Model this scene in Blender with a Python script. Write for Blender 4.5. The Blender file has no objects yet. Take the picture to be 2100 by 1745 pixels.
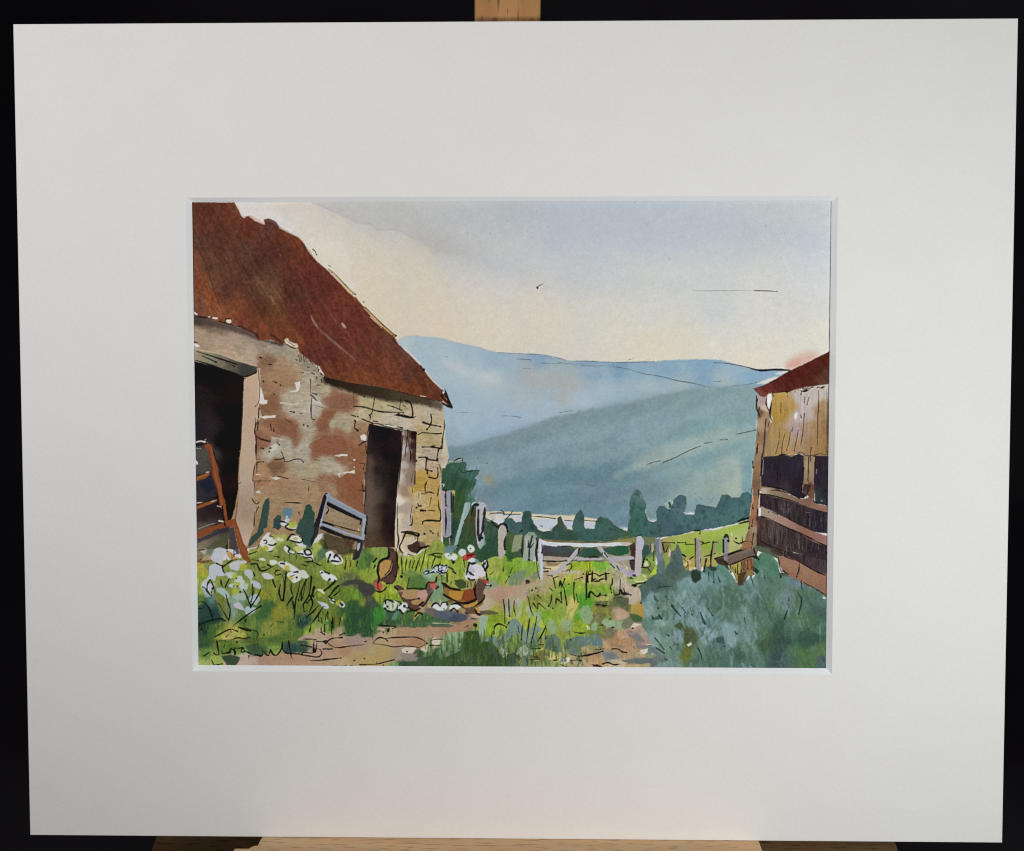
# A matted pen-and-wash farmyard painting standing on a small wooden table easel, black cloth behind.
import numpy as np, math

# ------------------------------------------------------------------ the drawing table (numpy only)
# The painting is drafted on a sheet; "plates" are enlarged windows of that sheet: origin x, origin y, enlargement.
PL = dict(A=(500,520,3.5), B=(1100,520,3.5), C=(1640,520,3.5), D=(500,820,3.5), E=(1060,880,3.5), F=(1640,900,3.5),
          G=(500,1100,5.25), H=(860,1100,5.25), I=(1140,1180,5.25), J=(1400,1280,5.25), K=(1640,1280,5.25),
          L=(1840,1180,5.25), M=(500,1380,5.25), N=(860,1380,5.25), O=(940,1440,5.25), Q=(500,1580,5.25),
          R=(860,1580,5.25), S=(1220,1480,5.25), T=(1540,1480,5.25), U=(1840,1480,5.25), V=(960,1380,5.25), Z=(0,0,1.0))
X0, Y0, CW, CH = 496, 520, 1736, 1272
rng = np.random.RandomState(7)
f32 = np.float32
img = np.zeros((CH, CW, 3), f32) + f32(0.8)
lab = np.zeros((CH, CW), np.int16)
LABELS = []
def L(name):
    if name not in LABELS: LABELS.append(name)
    return LABELS.index(name)
def hexc(h): return np.array([int(h[i:i+2], 16) / 255 for i in (0, 2, 4)], f32)

def up(g, h, w):
    """smooth bilinear enlargement of a coarse grid"""
    gy, gx = g.shape[:2]
    yy = np.linspace(0, gy - 1.001, h); xx = np.linspace(0, gx - 1.001, w)
    iy = yy.astype(int); ix = xx.astype(int); fy = (yy - iy).astype(f32); fx = (xx - ix).astype(f32)
    if g.ndim == 3: fy = fy[:, None, None]; fx = fx[None, :, None]
    else: fy = fy[:, None]; fx = fx[None, :]
    fx = fx * fx * (3 - 2 * fx); fy = fy * fy * (3 - 2 * fy)
    r0 = g[iy]; r1 = g[np.minimum(iy + 1, gy - 1)]
    ix1 = np.minimum(ix + 1, gx - 1)
    return (r0[:, ix] * (1 - fx) + r0[:, ix1] * fx) * (1 - fy) + (r1[:, ix] * (1 - fx) + r1[:, ix1] * fx) * fy
def noise(sx, sy=None, seed=0, octs=3, h=CH, w=CW):
    """fractal value noise over the sheet, about -1..1"""
    sy = sy or sx; r = np.random.RandomState(seed); out = np.zeros((h, w), f32); a = 1.0; t = 0
    for _ in range(octs):
        g = r.uniform(-1, 1, (max(2, int(h / sy) + 2), max(2, int(w / sx) + 2))).astype(f32)
        out += a * up(g, h, w); t += a; a *= 0.55; sx = max(1.5, sx / 2); sy = max(1.5, sy / 2)
    return out / t * 1.6
N6 = noise(7, seed=1); N20 = noise(22, seed=2); N60 = noise(70, seed=3)
WX = noise(34, seed=4, octs=4); WY = noise(34, seed=5, octs=4)

def pts(pl, s):
    ox, oy, k = PL[pl]
    a = np.array([[float(v) for v in t.split(',')] for t in s.split()])
    a[:, 0] = ox + a[:, 0] / k - X0; a[:, 1] = oy + a[:, 1] / k - Y0
    return a
def multi(s):
    """'A x,y x,y / D x,y ...' -> joined points"""
    return np.concatenate([pts(t.split()[0], ' '.join(t.split()[1:])) for t in s.split('/')])
def smooth(p, closed=False, n=5):
    if len(p) < 3: return p
    q = np.vstack([p[-1], p, p[0], p[1]]) if closed else np.vstack([2*p[0]-p[1], p, 2*p[-1]-p[-2]])
    out = []
    for i in range(1, len(q) - 2):
        for t in np.linspace(0, 1, n, endpoint=False):
            a, b, c, d = q[i-1], q[i], q[i+1], q[i+2]
            out.append(0.5*((2*b) + (c-a)*t + (2*a-5*b+4*c-d)*t*t + (3*b-a-3*c+d)*t**3))
    if not closed: out.append(p[-1])
    return np.array(out)
def box(p, pad):
    x0 = max(0, int(p[:, 0].min() - pad)); x1 = min(CW, int(p[:, 0].max() + pad) + 2)
    y0 = max(0, int(p[:, 1].min() - pad)); y1 = min(CH, int(p[:, 1].max() + pad) + 2)
    return x0, y0, x1, y1
def mask_poly(p, soft=1.0, rag=0.8, big=0.0):
    """anti-aliased, slightly ragged polygon; returns alpha, signed inside distance, box"""
    x0, y0, x1, y1 = b = box(p, soft * 2 + rag * 2 + big * 2 + 3)
    if x1 <= x0 or y1 <= y0: return None
    st = 3 if (x1-x0)*(y1-y0) > 260000 else (2 if (x1-x0)*(y1-y0) > 90000 else 1)
    yy, xx = np.mgrid[y0:y1:st, x0:x1:st].astype(f32)
    ins = np.zeros(xx.shape, bool); d2 = np.full(xx.shape, 1e9, f32)
    for i in range(len(p)):
        ax, ay = p[i]; bx, by = p[(i+1) % len(p)]
        dx, dy = bx-ax, by-ay; l2 = dx*dx+dy*dy
        if l2 < 1e-9: continue
        t = np.clip(((xx-ax)*dx + (yy-ay)*dy)/l2, 0, 1)
        d2 = np.minimum(d2, (xx-ax-t*dx)**2 + (yy-ay-t*dy)**2)
        if dy != 0: ins ^= ((ay > yy) != (by > yy)) & (xx < (bx-ax)*(yy-ay)/dy + ax)
    d = np.where(ins, np.sqrt(d2), -np.sqrt(d2)).astype(f32)
    if st > 1: d = up_lin(d, y1-y0, x1-x0, st)
    d = d + rag*N6[y0:y1, x0:x1] + big*N20[y0:y1, x0:x1]
    return np.clip(0.5 + d/(2*soft), 0, 1), d, b
def up_lin(g, h, w, st):
    yy = np.minimum(np.arange(h)/st, g.shape[0]-1.001); xx = np.minimum(np.arange(w)/st, g.shape[1]-1.001)
    iy = yy.astype(int); ix = xx.astype(int); fy = (yy-iy).astype(f32)[:, None]; fx = (xx-ix).astype(f32)[None]
    iy1 = np.minimum(iy+1, g.shape[0]-1); ix1 = np.minimum(ix+1, g.shape[1]-1)
    if g.ndim == 3: fy = fy[..., None]; fx = fx[..., None]
    return ((g[iy][:, ix]*(1-fx)+g[iy][:, ix1]*fx)*(1-fy) + (g[iy1][:, ix]*(1-fx)+g[iy1][:, ix1]*fx)*fy).astype(f32)
def lay(a, b, col, op=1.0, label=None):
    x0, y0, x1, y1 = b; a = a*op
    v = img[y0:y1, x0:x1]; v += a[..., None]*(col - v)
    if label is not None: lab[y0:y1, x0:x1][a > 0.45] = L(label)
def samples(s):
    """'A x,y,hex x,y,hex / D ...' -> positions, colours"""
    P, Cc = [], []
    for t in s.split('/'):
        t = t.split(); ox, oy, k = PL[t[0]]
        for q in t[1:]:
            x, y, h = q.split(','); P.append((ox+float(x)/k-X0, oy+float(y)/k-Y0)); Cc.append(hexc(h))
    return np.array(P, f32), np.array(Cc, f32)
def wash(b, s, p=2.0, s0=14, warp=8, st=4):
    """colour field dropped wet into wet: pigments at the sample points, bleeding into each other"""
    x0, y0, x1, y1 = b; P, Cc = samples(s)
    yy, xx = np.mgrid[y0:y1+st:st, x0:x1+st:st].astype(f32)
    iy = np.clip(yy.astype(int), 0, CH-1); ix = np.clip(xx.astype(int), 0, CW-1)
    xx = xx + warp*WX[iy, ix]; yy = yy + warp*WY[iy, ix]
    acc = np.zeros(xx.shape+(3,), f32); wt = np.zeros(xx.shape, f32)
    for (px, py), c in zip(P, Cc):
        w = ((xx-px)**2 + (yy-py)**2 + s0*s0)**(-p) * 1e6
        acc += w[..., None]*c; wt += w
    return up_lin(acc/wt[..., None], y1-y0, x1-x0, st)
def area(poly_s, wash_s, soft=1.0, rag=0.8, big=0.0, p=2.0, s0=14, warp=8, label=None, op=1.0, rim=0.0, sm=False, st=4):
    P = multi(poly_s)
    if sm: P = smooth(P, True)
    m = mask_poly(P, soft, rag, big)
    if m is None: return
    a, d, b = m
    col = wash(b, wash_s, p, s0, warp, st) if ',' in wash_s else np.broadcast_to(hexc(wash_s), a.shape+(3,))
    if rim: col = col*(1 - rim*np.exp(-np.abs(d)/2.2))[..., None]     # pigment gathers at the edge of a wash
    lay(a, b, col, op, label)
def flat(pl, s, h, soft=0.9, rag=0.6, op=1.0, label=None, sm=False, rim=0.0):
    for t in s.split('|'): area(pl+' '+t, h, soft, rag, op=op, label=label, sm=sm, rim=rim)
def ell(pl, s, h, soft=0.9, rag=0.8, op=1.0, label=None, rim=0.0):
    ox, oy, k = PL[pl]
    for t in s.split():
        v = [float(q) for q in t.split(',')]; cx, cy, rx, ry = v[:4]; ro = math.radians(v[4]) if len(v) > 4 else 0
        th = np.linspace(0, 2*math.pi, 18, endpoint=False); ex, ey = rx*np.cos(th), ry*np.sin(th)
        P = np.stack([(ox+(cx+ex*math.cos(ro)-ey*math.sin(ro))/k)-X0, (oy+(cy+ex*math.sin(ro)+ey*math.cos(ro))/k)-Y0], 1)
        m = mask_poly(P, soft, rag)
        if m is None: continue
        a, d, b = m; col = np.broadcast_to(hexc(h), a.shape+(3,))
        if rim: col = col*(1 - rim*np.exp(-np.abs(d)/2))[..., None]
        lay(a, b, col, op, label)
def line(P, w, col, op=1.0, label=None, ends=(0.7, 0.7), wob=0.18, soft=0.8):
    """one brush or pen stroke with a swelling, tapering width"""
    n = len(P); x0, y0, x1, y1 = b = box(P, w+4)
    if x1 <= x0 or y1 <= y0: return
    seg = np.r_[0, np.cumsum(np.hypot(*np.diff(P, axis=0).T))]; T = seg/max(seg[-1], 1e-6)
    wv = np.ones(n)
    wv *= np.interp(T, [0, .25, .75, 1], [ends[0], 1, 1, ends[1]])
    wv *= 1 + wob*np.interp(T, np.linspace(0, 1, 6), rng.uniform(-1, 1, 6))
    wv *= w/2
    yy, xx = np.mgrid[y0:y1, x0:x1].astype(f32); best = np.full(xx.shape, -1e9, f32)
    for i in range(n-1):
        ax, ay = P[i]; dx, dy = P[i+1]-P[i]; l2 = dx*dx+dy*dy
        if l2 < 1e-9: continue
        r = max(wv[i], wv[i+1])+2
        sx0 = max(0, int(min(ax, ax+dx)-r)-x0); sx1 = int(max(ax, ax+dx)+r)+2-x0
        sy0 = max(0, int(min(ay, ay+dy)-r)-y0); sy1 = int(max(ay, ay+dy)+r)+2-y0
        X = xx[sy0:sy1, sx0:sx1]; Y = yy[sy0:sy1, sx0:sx1]
        if X.size == 0: continue
        t = np.clip(((X-ax)*dx+(Y-ay)*dy)/l2, 0, 1)
        d = (wv[i]+(wv[i+1]-wv[i])*t) - np.sqrt((X-ax-t*dx)**2+(Y-ay-t*dy)**2)
        best[sy0:sy1, sx0:sx1] = np.maximum(best[sy0:sy1, sx0:sx1], d)
    a = np.clip(0.5+(best+0.25*N6[y0:y1, x0:x1])/(2*soft), 0, 1)
    lay(a, b, np.broadcast_to(col, a.shape+(3,)), op, label)
def brush(pl, s, w, h, op=1.0, label=None, ends=(0.8, 0.7), wob=0.15, soft=0.9, sm=True):
    """strokes parted by '|'; w is in the plate's own units"""
    k = PL[pl][2]; c = hexc(h)
    for t in s.split('|'):
        if len(t.split()) < 2: continue
        P = pts(pl, t); line(smooth(P) if sm else P, w/k, c, op, label, ends, wob, soft)
INK = '1d1813'
def ink(pl, s, w=13, h=INK, op=0.95, label=None, dots=0.35):
    """pen lines: thin, wavering, often ending in a little blot"""
    k = PL[pl][2]; c = hexc(h)
    for t in s.split('|'):
        if not t.strip(): continue
        P = pts(pl, t)
        if len(P) == 1:
            line(np.vstack([P, P+0.6]), w*1.7/k, c, op, label, (1, 1)); continue
        e = rng.uniform(.25, 1.15, 2)
        line(smooth(P), w/k*rng.uniform(1.08, 1.42), c, op, label, e, 0.38, 0.72)
        if rng.rand() < dots: line(np.vstack([P[-1], P[-1]+0.6]), w*1.45/k, c, op, label, (1, 1))
def streaks(b, ang, ln, wd, amp, seed):
    """directional dry-brush grain inside a box"""
    x0, y0, x1, y1 = b; c, s = math.cos(ang), math.sin(ang)
    yy, xx = np.mgrid[y0:y1, x0:x1].astype(f32)
    u = (xx*c+yy*s)/ln; v = (-xx*s+yy*c)/wd
    g = np.random.RandomState(seed).uniform(-1, 1, (512, 512)).astype(f32)
    iu = np.floor(u).astype(int); iv = np.floor(v).astype(int); fu = u-iu; fv = v-iv
    q = (g[iv % 512, iu % 512]*(1-fu)+g[iv % 512, (iu+1) % 512]*fu)*(1-fv)+(g[(iv+1) % 512, iu % 512]*(1-fu)+g[(iv+1) % 512, (iu+1) % 512]*fu)*fv
    return q*amp
def grain(poly_s, ang, ln, wd, amp, seed=3, soft=3):
    m = mask_poly(multi(poly_s), soft, 1)
    a, d, b = m; x0, y0, x1, y1 = b
    img[y0:y1, x0:x1] *= (1 + a*(streaks(b, ang, ln, wd, amp, seed)+streaks(b, ang, ln*.4, wd*.5, amp*.6, seed+1)))[..., None]

# ------------------------------------------------------------------ sky
SKY = ("A 600,90,cfcac6 480,100,d0ccc9 900,120,d0c5b8 1150,230,d0c6b8 700,180,d2cdca 900,250,cfcac5 1000,340,d1ccc6 1100,95,cec6bd 1400,300,cfc6bb 1700,420,cfc6b8 1700,800,d1c6b3 1900,1200,d0c4b0 1850,620,d0c6b5 "
 "1300,700,d3cfcb 1200,480,d1cdc8 1400,600,d3d0cc 1600,250,c4c0ba 2000,420,c8c1b6 1300,105,bfbcb8 1600,90,bcbbb9 1900,180,b9b9b8 1800,100,bbbbba 2000,290,b4b2b0 1500,170,bbbab8 1750,260,b7b6b4/"
 "B 100,150,b9bab9 500,200,b6bab9 900,150,b0b6b4 1300,250,b4b9c2 1700,150,b4bbc1 2000,150,b2bbc2 60,380,aeaaa7 200,450,b1aeab 330,520,b6b3b0 20,480,c9c2b7 150,540,c6c0b7 60,620,d0c5b4 100,750,d2c6b1 150,1000,d3c5b0 500,800,cbc5bf 900,800,c9c6c2 900,550,b9bfbf 1300,450,b3b9c4 "
 "1400,690,bbbfc4 1700,600,b5bcc3 1300,820,c8c3bb 1100,950,cfc6b9 600,1000,cfc6ba 700,1250,d3c8b5 1300,1150,d0c7b8 1800,1000,cac7bf 1800,750,c3c4c2 1900,1200,cec8bc 300,1250,d2c5b0 600,450,b8b9b9 700,620,c2c1bf 400,650,c6c1ba/"
 "C 200,300,b4bbc4 600,150,b5bdc3 600,350,b4bcc5 1000,200,b7bfc5 1400,150,b8bebf 1800,200,bcc2c1 1800,450,b7c0ca 1200,450,b8bebf 1300,600,bec2c2 900,650,bec3c3 1300,780,cbc8c4 1700,700,c6c6c8 1850,800,c8c8ca 600,700,c2c4c3 "
 "300,900,c9c7c2 900,950,bfc4c3 900,1100,bec3c5 1300,1000,cac7c1 1700,1000,c8c7c1 300,1150,c8c8c4 1800,1300,cfcbc0 1300,1300,cdcac1 700,1350,cdc7b8 300,1350,d0c7b5/"
 "F 300,100,d2c8b4 900,80,d0cabf 1400,120,d1c9bd 1200,200,d2cabb 500,150,d1c9b8")
area("Z 490,510 2232,510 2232,1130 490,1130", SKY, p=1.5, s0=34, warp=10, label='sky', st=4)
# hard tide-line of the grey cloud wash, and the pale lifted patch beside the roof
area("A 1150,68 1300,125 1450,190 1560,250 1700,268 1760,320 1950,318 2090,400/B 60,425 160,480 120,330 0,100 0,60/A 2100,60", "b3b3b2", soft=3, rag=1.5, op=0.6, rim=0.06)
brush('A', "1160,72 1300,125 1450,190 1560,250 1700,268 1765,320 1950,318 2090,395", 9, '9f9d99', 0.3, soft=2.0)
ell('B', "150,430,170,50,32 350,530,180,40,12", 'aeaba8', soft=14, op=.55)
area("A 1100,400 1250,420 1440,440 1485,560 1510,640 1490,700 1550,800 1555,890 1480,850 1300,680", "d3cfcb", soft=1.6, rag=1.2, op=0.85)
area("A 480,70 780,70 800,120 880,200 960,260 1000,330 1090,380 1040,420 800,240 500,190", "d2cdc9", soft=4, rag=2, op=0.7)
ell('F', "1730,205,150,60,-22", 'c69a8c', soft=12, op=0.75)
ell('F', "1640,240,70,40,-22", 'c08a7a', soft=8, op=0.4)
ell('F', "890,50,45,14,-20", 'd8d3c8', soft=3, op=0.8)
ell('Z', "1290,690,150,26,22 1200,640,110,24,28", 'adaeb2', soft=20, op=.3); ell('Z', "1640,600,520,70,3", 'abb1be', soft=45, op=.4); ell('Z', "1500,730,330,40,6", 'b4bac0', soft=30, op=.35); ell('Z', "900,760,160,110,40", 'd4c5ab', soft=50, op=.4)
img[:] = img*(1 + 0.008*N6 + 0.005*N20)[..., None]
ink('B', "1149,858 1155,850 1175,835 1212,820", 8, '4a463c', 0.75); ink('B', "1149,856", 12)
ink('C', "700,886 900,887 1150,882 1280,884", 4, '77746a', 0.6, dots=0); ink('C', "1280,884 1400,888 1490,893", 8, '4d4938', 0.9, dots=1)
for s in ("B 605,162", "B 710,350", "B 870,232", "B 1578,232", "B 500,350", "B 1250,290", "C 165,66", "C 1385,280", "C 1500,400", "C 490,590", "C 1560,350"):
    ink(s[0], s[2:], 5, '6f7478', 0.5)

# ------------------------------------------------------------------ far blue hill
FAR_TOP = ("E 0,80 60,48 150,42 260,55 400,65 520,105 640,128 760,150 850,185 920,200 1040,208 1200,215 1340,220 1430,235 1530,262 1590,278 1750,278 1900,288 2010,292/"
           "F 0,222 150,220 340,215 440,205 700,195 900,195 1000,210 1100,240 1230,280 1330,295 1430,293 1520,290 1610,298")
area(FAR_TOP + "/F 1700,700 0,900/E 0,1300 -200,900",
 "E 200,120,a3bac6 60,90,b3c1c8 600,200,9db6c5 400,350,a3bac6 520,310,b5c1c8 700,400,b1bfc7 860,430,b9c2c6 300,600,9fb9c8 600,600,9fb8c6 1000,300,98b1c2 900,230,8fadc2 1300,270,7fa3bd 1300,450,a9afac 1220,380,a5abb0 1600,480,a6afac 1500,580,a8acaa 1150,620,a6b4bd 1800,350,7f9fba "
 "2050,370,6f97b8 1900,560,9fb6c6 1400,700,9fb6c8 900,800,9db5c7 600,850,a0b7c7 900,930,96b2cb 1100,850,98b3ca 500,1000,93adb8 760,980,94b1c8 1700,650,a0b7c6 450,760,9cb7c8/"
 "F 500,250,7aa1bf 200,270,7ba3bf 850,240,7ba4c2 800,350,7a9dbb 1100,330,8cacc2 1350,340,80a6c6 1250,390,7fa5c2 300,440,9db4bd 100,400,97b0bb 600,430,a0b3b5 1000,420,9fb1b3 100,550,92b0bd 300,520,96b1b8 700,380,8aa8bc 400,320,82a5bf",
 soft=2.4, rag=1.4, p=1.6, s0=16, warp=9, label='hill', rim=0.05)
ell('F', "1545,320,70,16,-8 1430,390,90,22,-18", 'd3cec4', soft=2, op=0.85)
ink('E', "920,200 1040,208 1200,215 1340,222 1430,237 1530,264 1590,280 1750,281 1900,290 2080,292", 4.5, '4a6070', 0.7, dots=0)
ink('E', "1330,298 1420,304 1530,298|1160,350 1225,352|1100,262 1230,268|1480,290 1700,320 1800,325 1950,328 2090,345|530,755 720,765|950,790 1090,795 1130,805|1500,760 1640,735|440,238 450,240", 5, '4a5a66', 0.65)
ink('F', "0,224 150,222 350,216|0,262 120,290 250,328 400,352 560,392 700,415 850,452 950,466 1080,466|1080,440 1200,430 1300,412 1350,412|900,225 1000,230 1100,242|900,402 960,398|110,200 165,180", 6, '46565f', 0.75)
ink('F', "1000,228 1110,245 1230,272 1330,297 1430,294 1520,288 1610,297", 6.5, '33373a', 0.85, dots=0)

# ------------------------------------------------------------------ near teal hill
area("F 1340,425 1000,438 850,440 700,470 560,500 400,530 250,570 0,620/E 2030,690 1800,730 1600,770 1400,820 1280,870 1200,900 1000,960 800,1020 650,1060 500,1075 430,1080/I 100,300 100,900 500,1100 1300,1000/J 0,560 900,620 1500,650/K 600,500 1900,300/L 880,600 890,0/F 1310,600",
 "E 700,1130,7f989b 1000,1050,829999 1200,980,83989a 1500,900,849b9b 1900,800,879e9e 1800,1100,86a09f 1200,1250,7a969a 900,1300,84a0a6 540,1120,7f999f 640,1180,7c9496/"
 "F 200,650,88a09e 600,600,889f9c 1000,550,87a19f 1200,650,86a19f 400,800,83a09f 800,800,81a1a0 1200,850,82a39f 600,950,83a1a1 200,950,86a2a3 100,1150,87a3a2 360,1140,9cab9f 700,1050,9aada3 1000,980,95aca0 1200,930,90aaa0 400,1260,7d9ca0 800,1150,85a5a2 1080,1200,a2b0a2 1080,1330,abb5a2 900,1320,92a89d 1220,1200,7ca1a2 100,1320,6d9093 1230,1330,7ca3a6 500,1160,93a89c/"
 "I 600,100,86a09f 400,150,7d979c 1000,200,7f9c9e 1500,250,86a0a3 1400,450,83a0a5 1000,400,83a0a4 850,520,989b88 1800,650,6d8f95 1200,650,7b9aa0 900,750,77959c 1500,800,6c8d95 2000,800,6f8f96 1300,900,7595a0 700,600,86a2a6 750,800,8d969c/"
 "J 500,100,6f8b93 300,300,6f8d96 900,200,6f8b95 1200,300,74919a 1000,100,6a878f 1700,100,788f90 1700,350,7a9294 1300,450,708d98 150,200,68898f 1350,150,708c94/"
 "K 300,100,76908f 900,60,809b98 1400,100,9aa897 1550,120,a9ae98 1650,120,abb19a 1150,150,8ea69c 1300,220,93a79d 1790,80,7ca0a1 1790,160,7a9ea0 450,400,7e9698 1050,350,7f9fa0 1000,250,8aa49c",
 soft=5, rag=2, big=3, p=1.8, s0=14, warp=8, label='hillside')
r6 = np.random.RandomState(21); HL = L('hillside')
for _ in range(420):      # long damp diagonal sweeps following the slope
    x = r6.uniform(1150, 2010); y = r6.uniform(1030, 1410)
    if lab[int(y-Y0), int(x-X0)] != HL: continue
    l = r6.uniform(40, 150); an = -r6.uniform(.12, .42)
    v = r6.choice(['8fa9ab', '6e8c93', '78979c', '93aaa6', '7b9494', '688990'])
    q = [(x-l/2*math.cos(an), y-l/2*math.sin(an)), (x, y+r6.uniform(-4, 4)), (x+l/2*math.cos(an), y+l/2*math.sin(an))]
    if any(lab[min(CH-1, max(0, int(b_-Y0))), min(CW-1, max(0, int(a_-X0)))] != HL for a_, b_ in q): continue
    brush('Z', ' '.join('%f,%f' % t for t in q), r6.uniform(6, 26), v, r6.uniform(.06, .2), ends=(.3, .3), soft=5)
brush('Z', "1215,1330 1330,1300 1450,1270 1560,1262 1660,1240 1760,1205", 46, '64848c', .5, soft=12, ends=(.4, .3)); brush('Z', "1300,1380 1420,1340 1520,1330 1640,1330", 40, '68878f', .4, soft=12)
brush('Z', "1200,1210 1330,1165 1500,1120 1680,1075 1850,1040", 34, '7a9193', .4, soft=12); brush('Z', "1250,1250 1420,1195 1600,1150 1800,1110 1960,1080", 36, '90a9ab', .35, soft=12)
brush('Z', "1640,1290 1760,1240 1880,1215 1980,1180", 30, '6f9296', .35, soft=9); brush('Z', "1690,1240 1800,1190 1900,1160", 20, 'a0ae9f', .4, soft=6)
HF = L('hill')
for _ in range(220):
    x = r6.uniform(1060, 2050); y = r6.uniform(905, 1140)
    if lab[int(y-Y0), int(x-X0)] != HF: continue
    l = r6.uniform(30, 110); an = r6.uniform(.0, .3)*r6.choice([-1, 1]); q = [(x-l/2*math.cos(an), y-l/2*math.sin(an)), (x, y), (x+l/2*math.cos(an), y+l/2*math.sin(an))]
    if any(lab[min(CH-1, max(0, int(b_-Y0))), min(CW-1, max(0, int(a_-X0)))] != HF for a_, b_ in q): continue
    brush('Z', ' '.join('%f,%f' % t for t in q), r6.uniform(6, 22), r6.choice(['a9bcc6', '8fadc0', 'b3c0c6', '9ab3c2', 'a5b0b6']), r6.uniform(.06, .2), ends=(.3, .3), soft=5)
brush('E', "420,290 560,350 700,410 860,440", 60, 'bcc6cc', .5, soft=8)
ell('I', "850,515,48,70,20", 'a59a7c', soft=4, op=0.6)
area("L 610,250 668,255 665,400 690,640 640,720 500,690 420,640 560,500", "L 630,300,aab3a4 600,450,a5b09d 600,640,aab29a 450,660,9eae9f", soft=4, rag=2, op=0.85, p=1.5)
brush('Z', "1700,1235 1800,1195 1900,1165 1990,1150", 46, 'a3b0a2', .45, soft=10); brush('Z', "1800,1320 1880,1280 1960,1260", 60, 'a6b29f', .45, soft=12); brush('Z', "1640,1265 1720,1225", 20, 'a8b2a2', .4, soft=6)
brush('F', "270,1170 400,1130 560,1080 700,1020 800,975", 26, 'b0b3a1', 0.45, soft=3)
ink('F', "270,1180 330,1155 400,1138|430,1155 520,1120 600,1080 680,1040 780,1000|960,944 1025,940|1110,892 1180,878 1300,850|820,975 885,965", 7, '3d5152', 0.8)
ink('F', "640,1290 720,1280|400,1180 520,1110", 4, '5a7376', 0.6); ink('E', "820,1232|1650,1050", 6, '55686a', .6); ink('I', "812,272|680,200", 9, '3f5558', .6)
ink('J', "760,35 850,50 960,60|1500,130 1560,118 1600,160|1480,200 1500,140", 7, '4b5f62', .6); ink('K', "1150,215 1190,250|1050,180 1120,170", 7, '54665c', .6)
m = mask_poly(multi("E 430,1080 1200,900/F 0,620 700,470 1290,430 1290,1400/J 1500,600/I 700,1000 100,300"), 4, 1); a, d, b = m
img[b[1]:b[3], b[0]:b[2]] *= (1 + a*(0.022*N6[b[1]:b[3], b[0]:b[2]] + 0.018*N20[b[1]:b[3], b[0]:b[2]]))[..., None]

# ------------------------------------------------------------------ lake strip
area("I 790,945 1300,950 1310,975 2080,1010/J 640,470 1000,530 960,660 400,720/I 1300,1130 900,1130 790,1060", "c9bfa8", soft=1, rag=1, label='lake')
area("I 810,985 1010,985 1310,1000 1300,1090 1050,1075 1000,1105 900,1080 830,1040/J 80,540", "b6bdc8", soft=1, rag=0.8, label='lake')
area("J 85,535 420,525 650,560 640,640 330,690 180,680", "J 200,600,b3bbc8 330,640,b8c0cb 580,600,b6bac4", soft=1, rag=0.8, label='lake', p=1.5)
area("J 800,560 965,575 960,650 820,650", "b4bbc2", soft=1, rag=0.8, label='lake')
brush('I', "840,1050 920,1095 1000,1105 1040,1085", 28, 'd8d3cd', .9); brush('J', "110,620 180,670 300,690", 22, 'd3cfba', .9)
brush('I', "860,975 1010,965 1080,985 1280,985", 16, '3a2c20', .9); brush('I', "1010,930 1050,960 1050,1000|1170,940 1130,1000 1060,1060|790,1040 880,1080 960,1120", 14, INK, .85)
ink('J', "90,490 200,495 300,505 400,520|540,545 640,552|820,545 960,555|190,615 220,630", 13, '3a2f22'); brush('J', "400,470 700,470", 10, 'c2b48c', .7)

# ------------------------------------------------------------------ dark tree band
TREES = ("I 700,1060 860,1080 900,1110 960,1150 1010,1120 1090,1040 1160,1035 1215,1100 1290,1090 1320,960 1370,930 1430,950/J 60,430 75,510 100,590 190,690 270,700 340,690 385,635 430,590 440,500 480,490 505,560 540,620 570,665 640,680 650,560 700,450 762,395 800,470 812,560 800,625 830,660 950,660 965,560 1010,500 1080,480 1140,510 1210,590 1300,660 1400,690 1430,600 1450,480 1440,350 1450,225 1500,150 1560,125 1600,175 1640,260 1672,320 1660,420 1700,540 1760,565 1800,560/"
         "K 560,540 555,420 600,345 660,350 700,380 745,405 800,240 890,185 965,205 975,280 940,400 960,460 1085,460 1105,350 1150,320 1390,370 1420,290 1470,190 1550,185 1610,230 1720,220 1750,170 1820,150 1890,185 1870,520 1700,580 1400,650 1100,690 900,740 700,770 560,790 380,790 0,845/J 1000,845 700,838 400,835 230,850/I 1400,1400 900,1575 700,1575")
area(TREES, "J 60,600,3c5d58 300,740,3a574f 700,620,45706a 750,500,44635f 900,740,406b63 1100,620,446c62 1300,740,3f6457 1550,380,4a7a70 1550,500,3f7062 1550,650,407364 1800,650,4a6f6d 1900,500,466a72 2000,650,4a6c75 1550,180,5f7d7c 150,780,3f5a45 600,780,3c5c4c 480,540,4a5a48 1350,770,4a6a48/"
 "K 900,330,577884 880,250,4d6d72 600,400,4d6c74 900,550,4f757c 1200,500,4f7478 1500,300,47696c 1700,400,4d777b 1200,620,4c6d75 1500,560,4e7677 800,680,43636f 1550,210,4a6e70 1150,350,466770/"
 "I 1150,1100,466a6c 1250,1180,4c6b6a 1380,1100,3f5f58 1000,1200,3f5b50 850,1200,3f5b4d 850,1400,31553f 1500,1250,3f5f4c", soft=1.1, rag=1.3, p=2.4, s0=8, warp=6, label='tree_line', rim=0.10)
brush('K', "255,130 300,128 335,165|190,260 160,620|400,300 405,560|970,220 965,330 935,420|1110,330 1400,372|1860,160 1885,300", 12, '31504f', .5, soft=1.2)
ell('K', "722,345,20,32,10 690,310,14,18 775,300,16,22 735,280,30,10,-30", 'b9c4ae', op=.85); ell('K', "740,320,16,40,-20 760,360,40,10 735,405,12,8", '26392f', op=.8)
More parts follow.
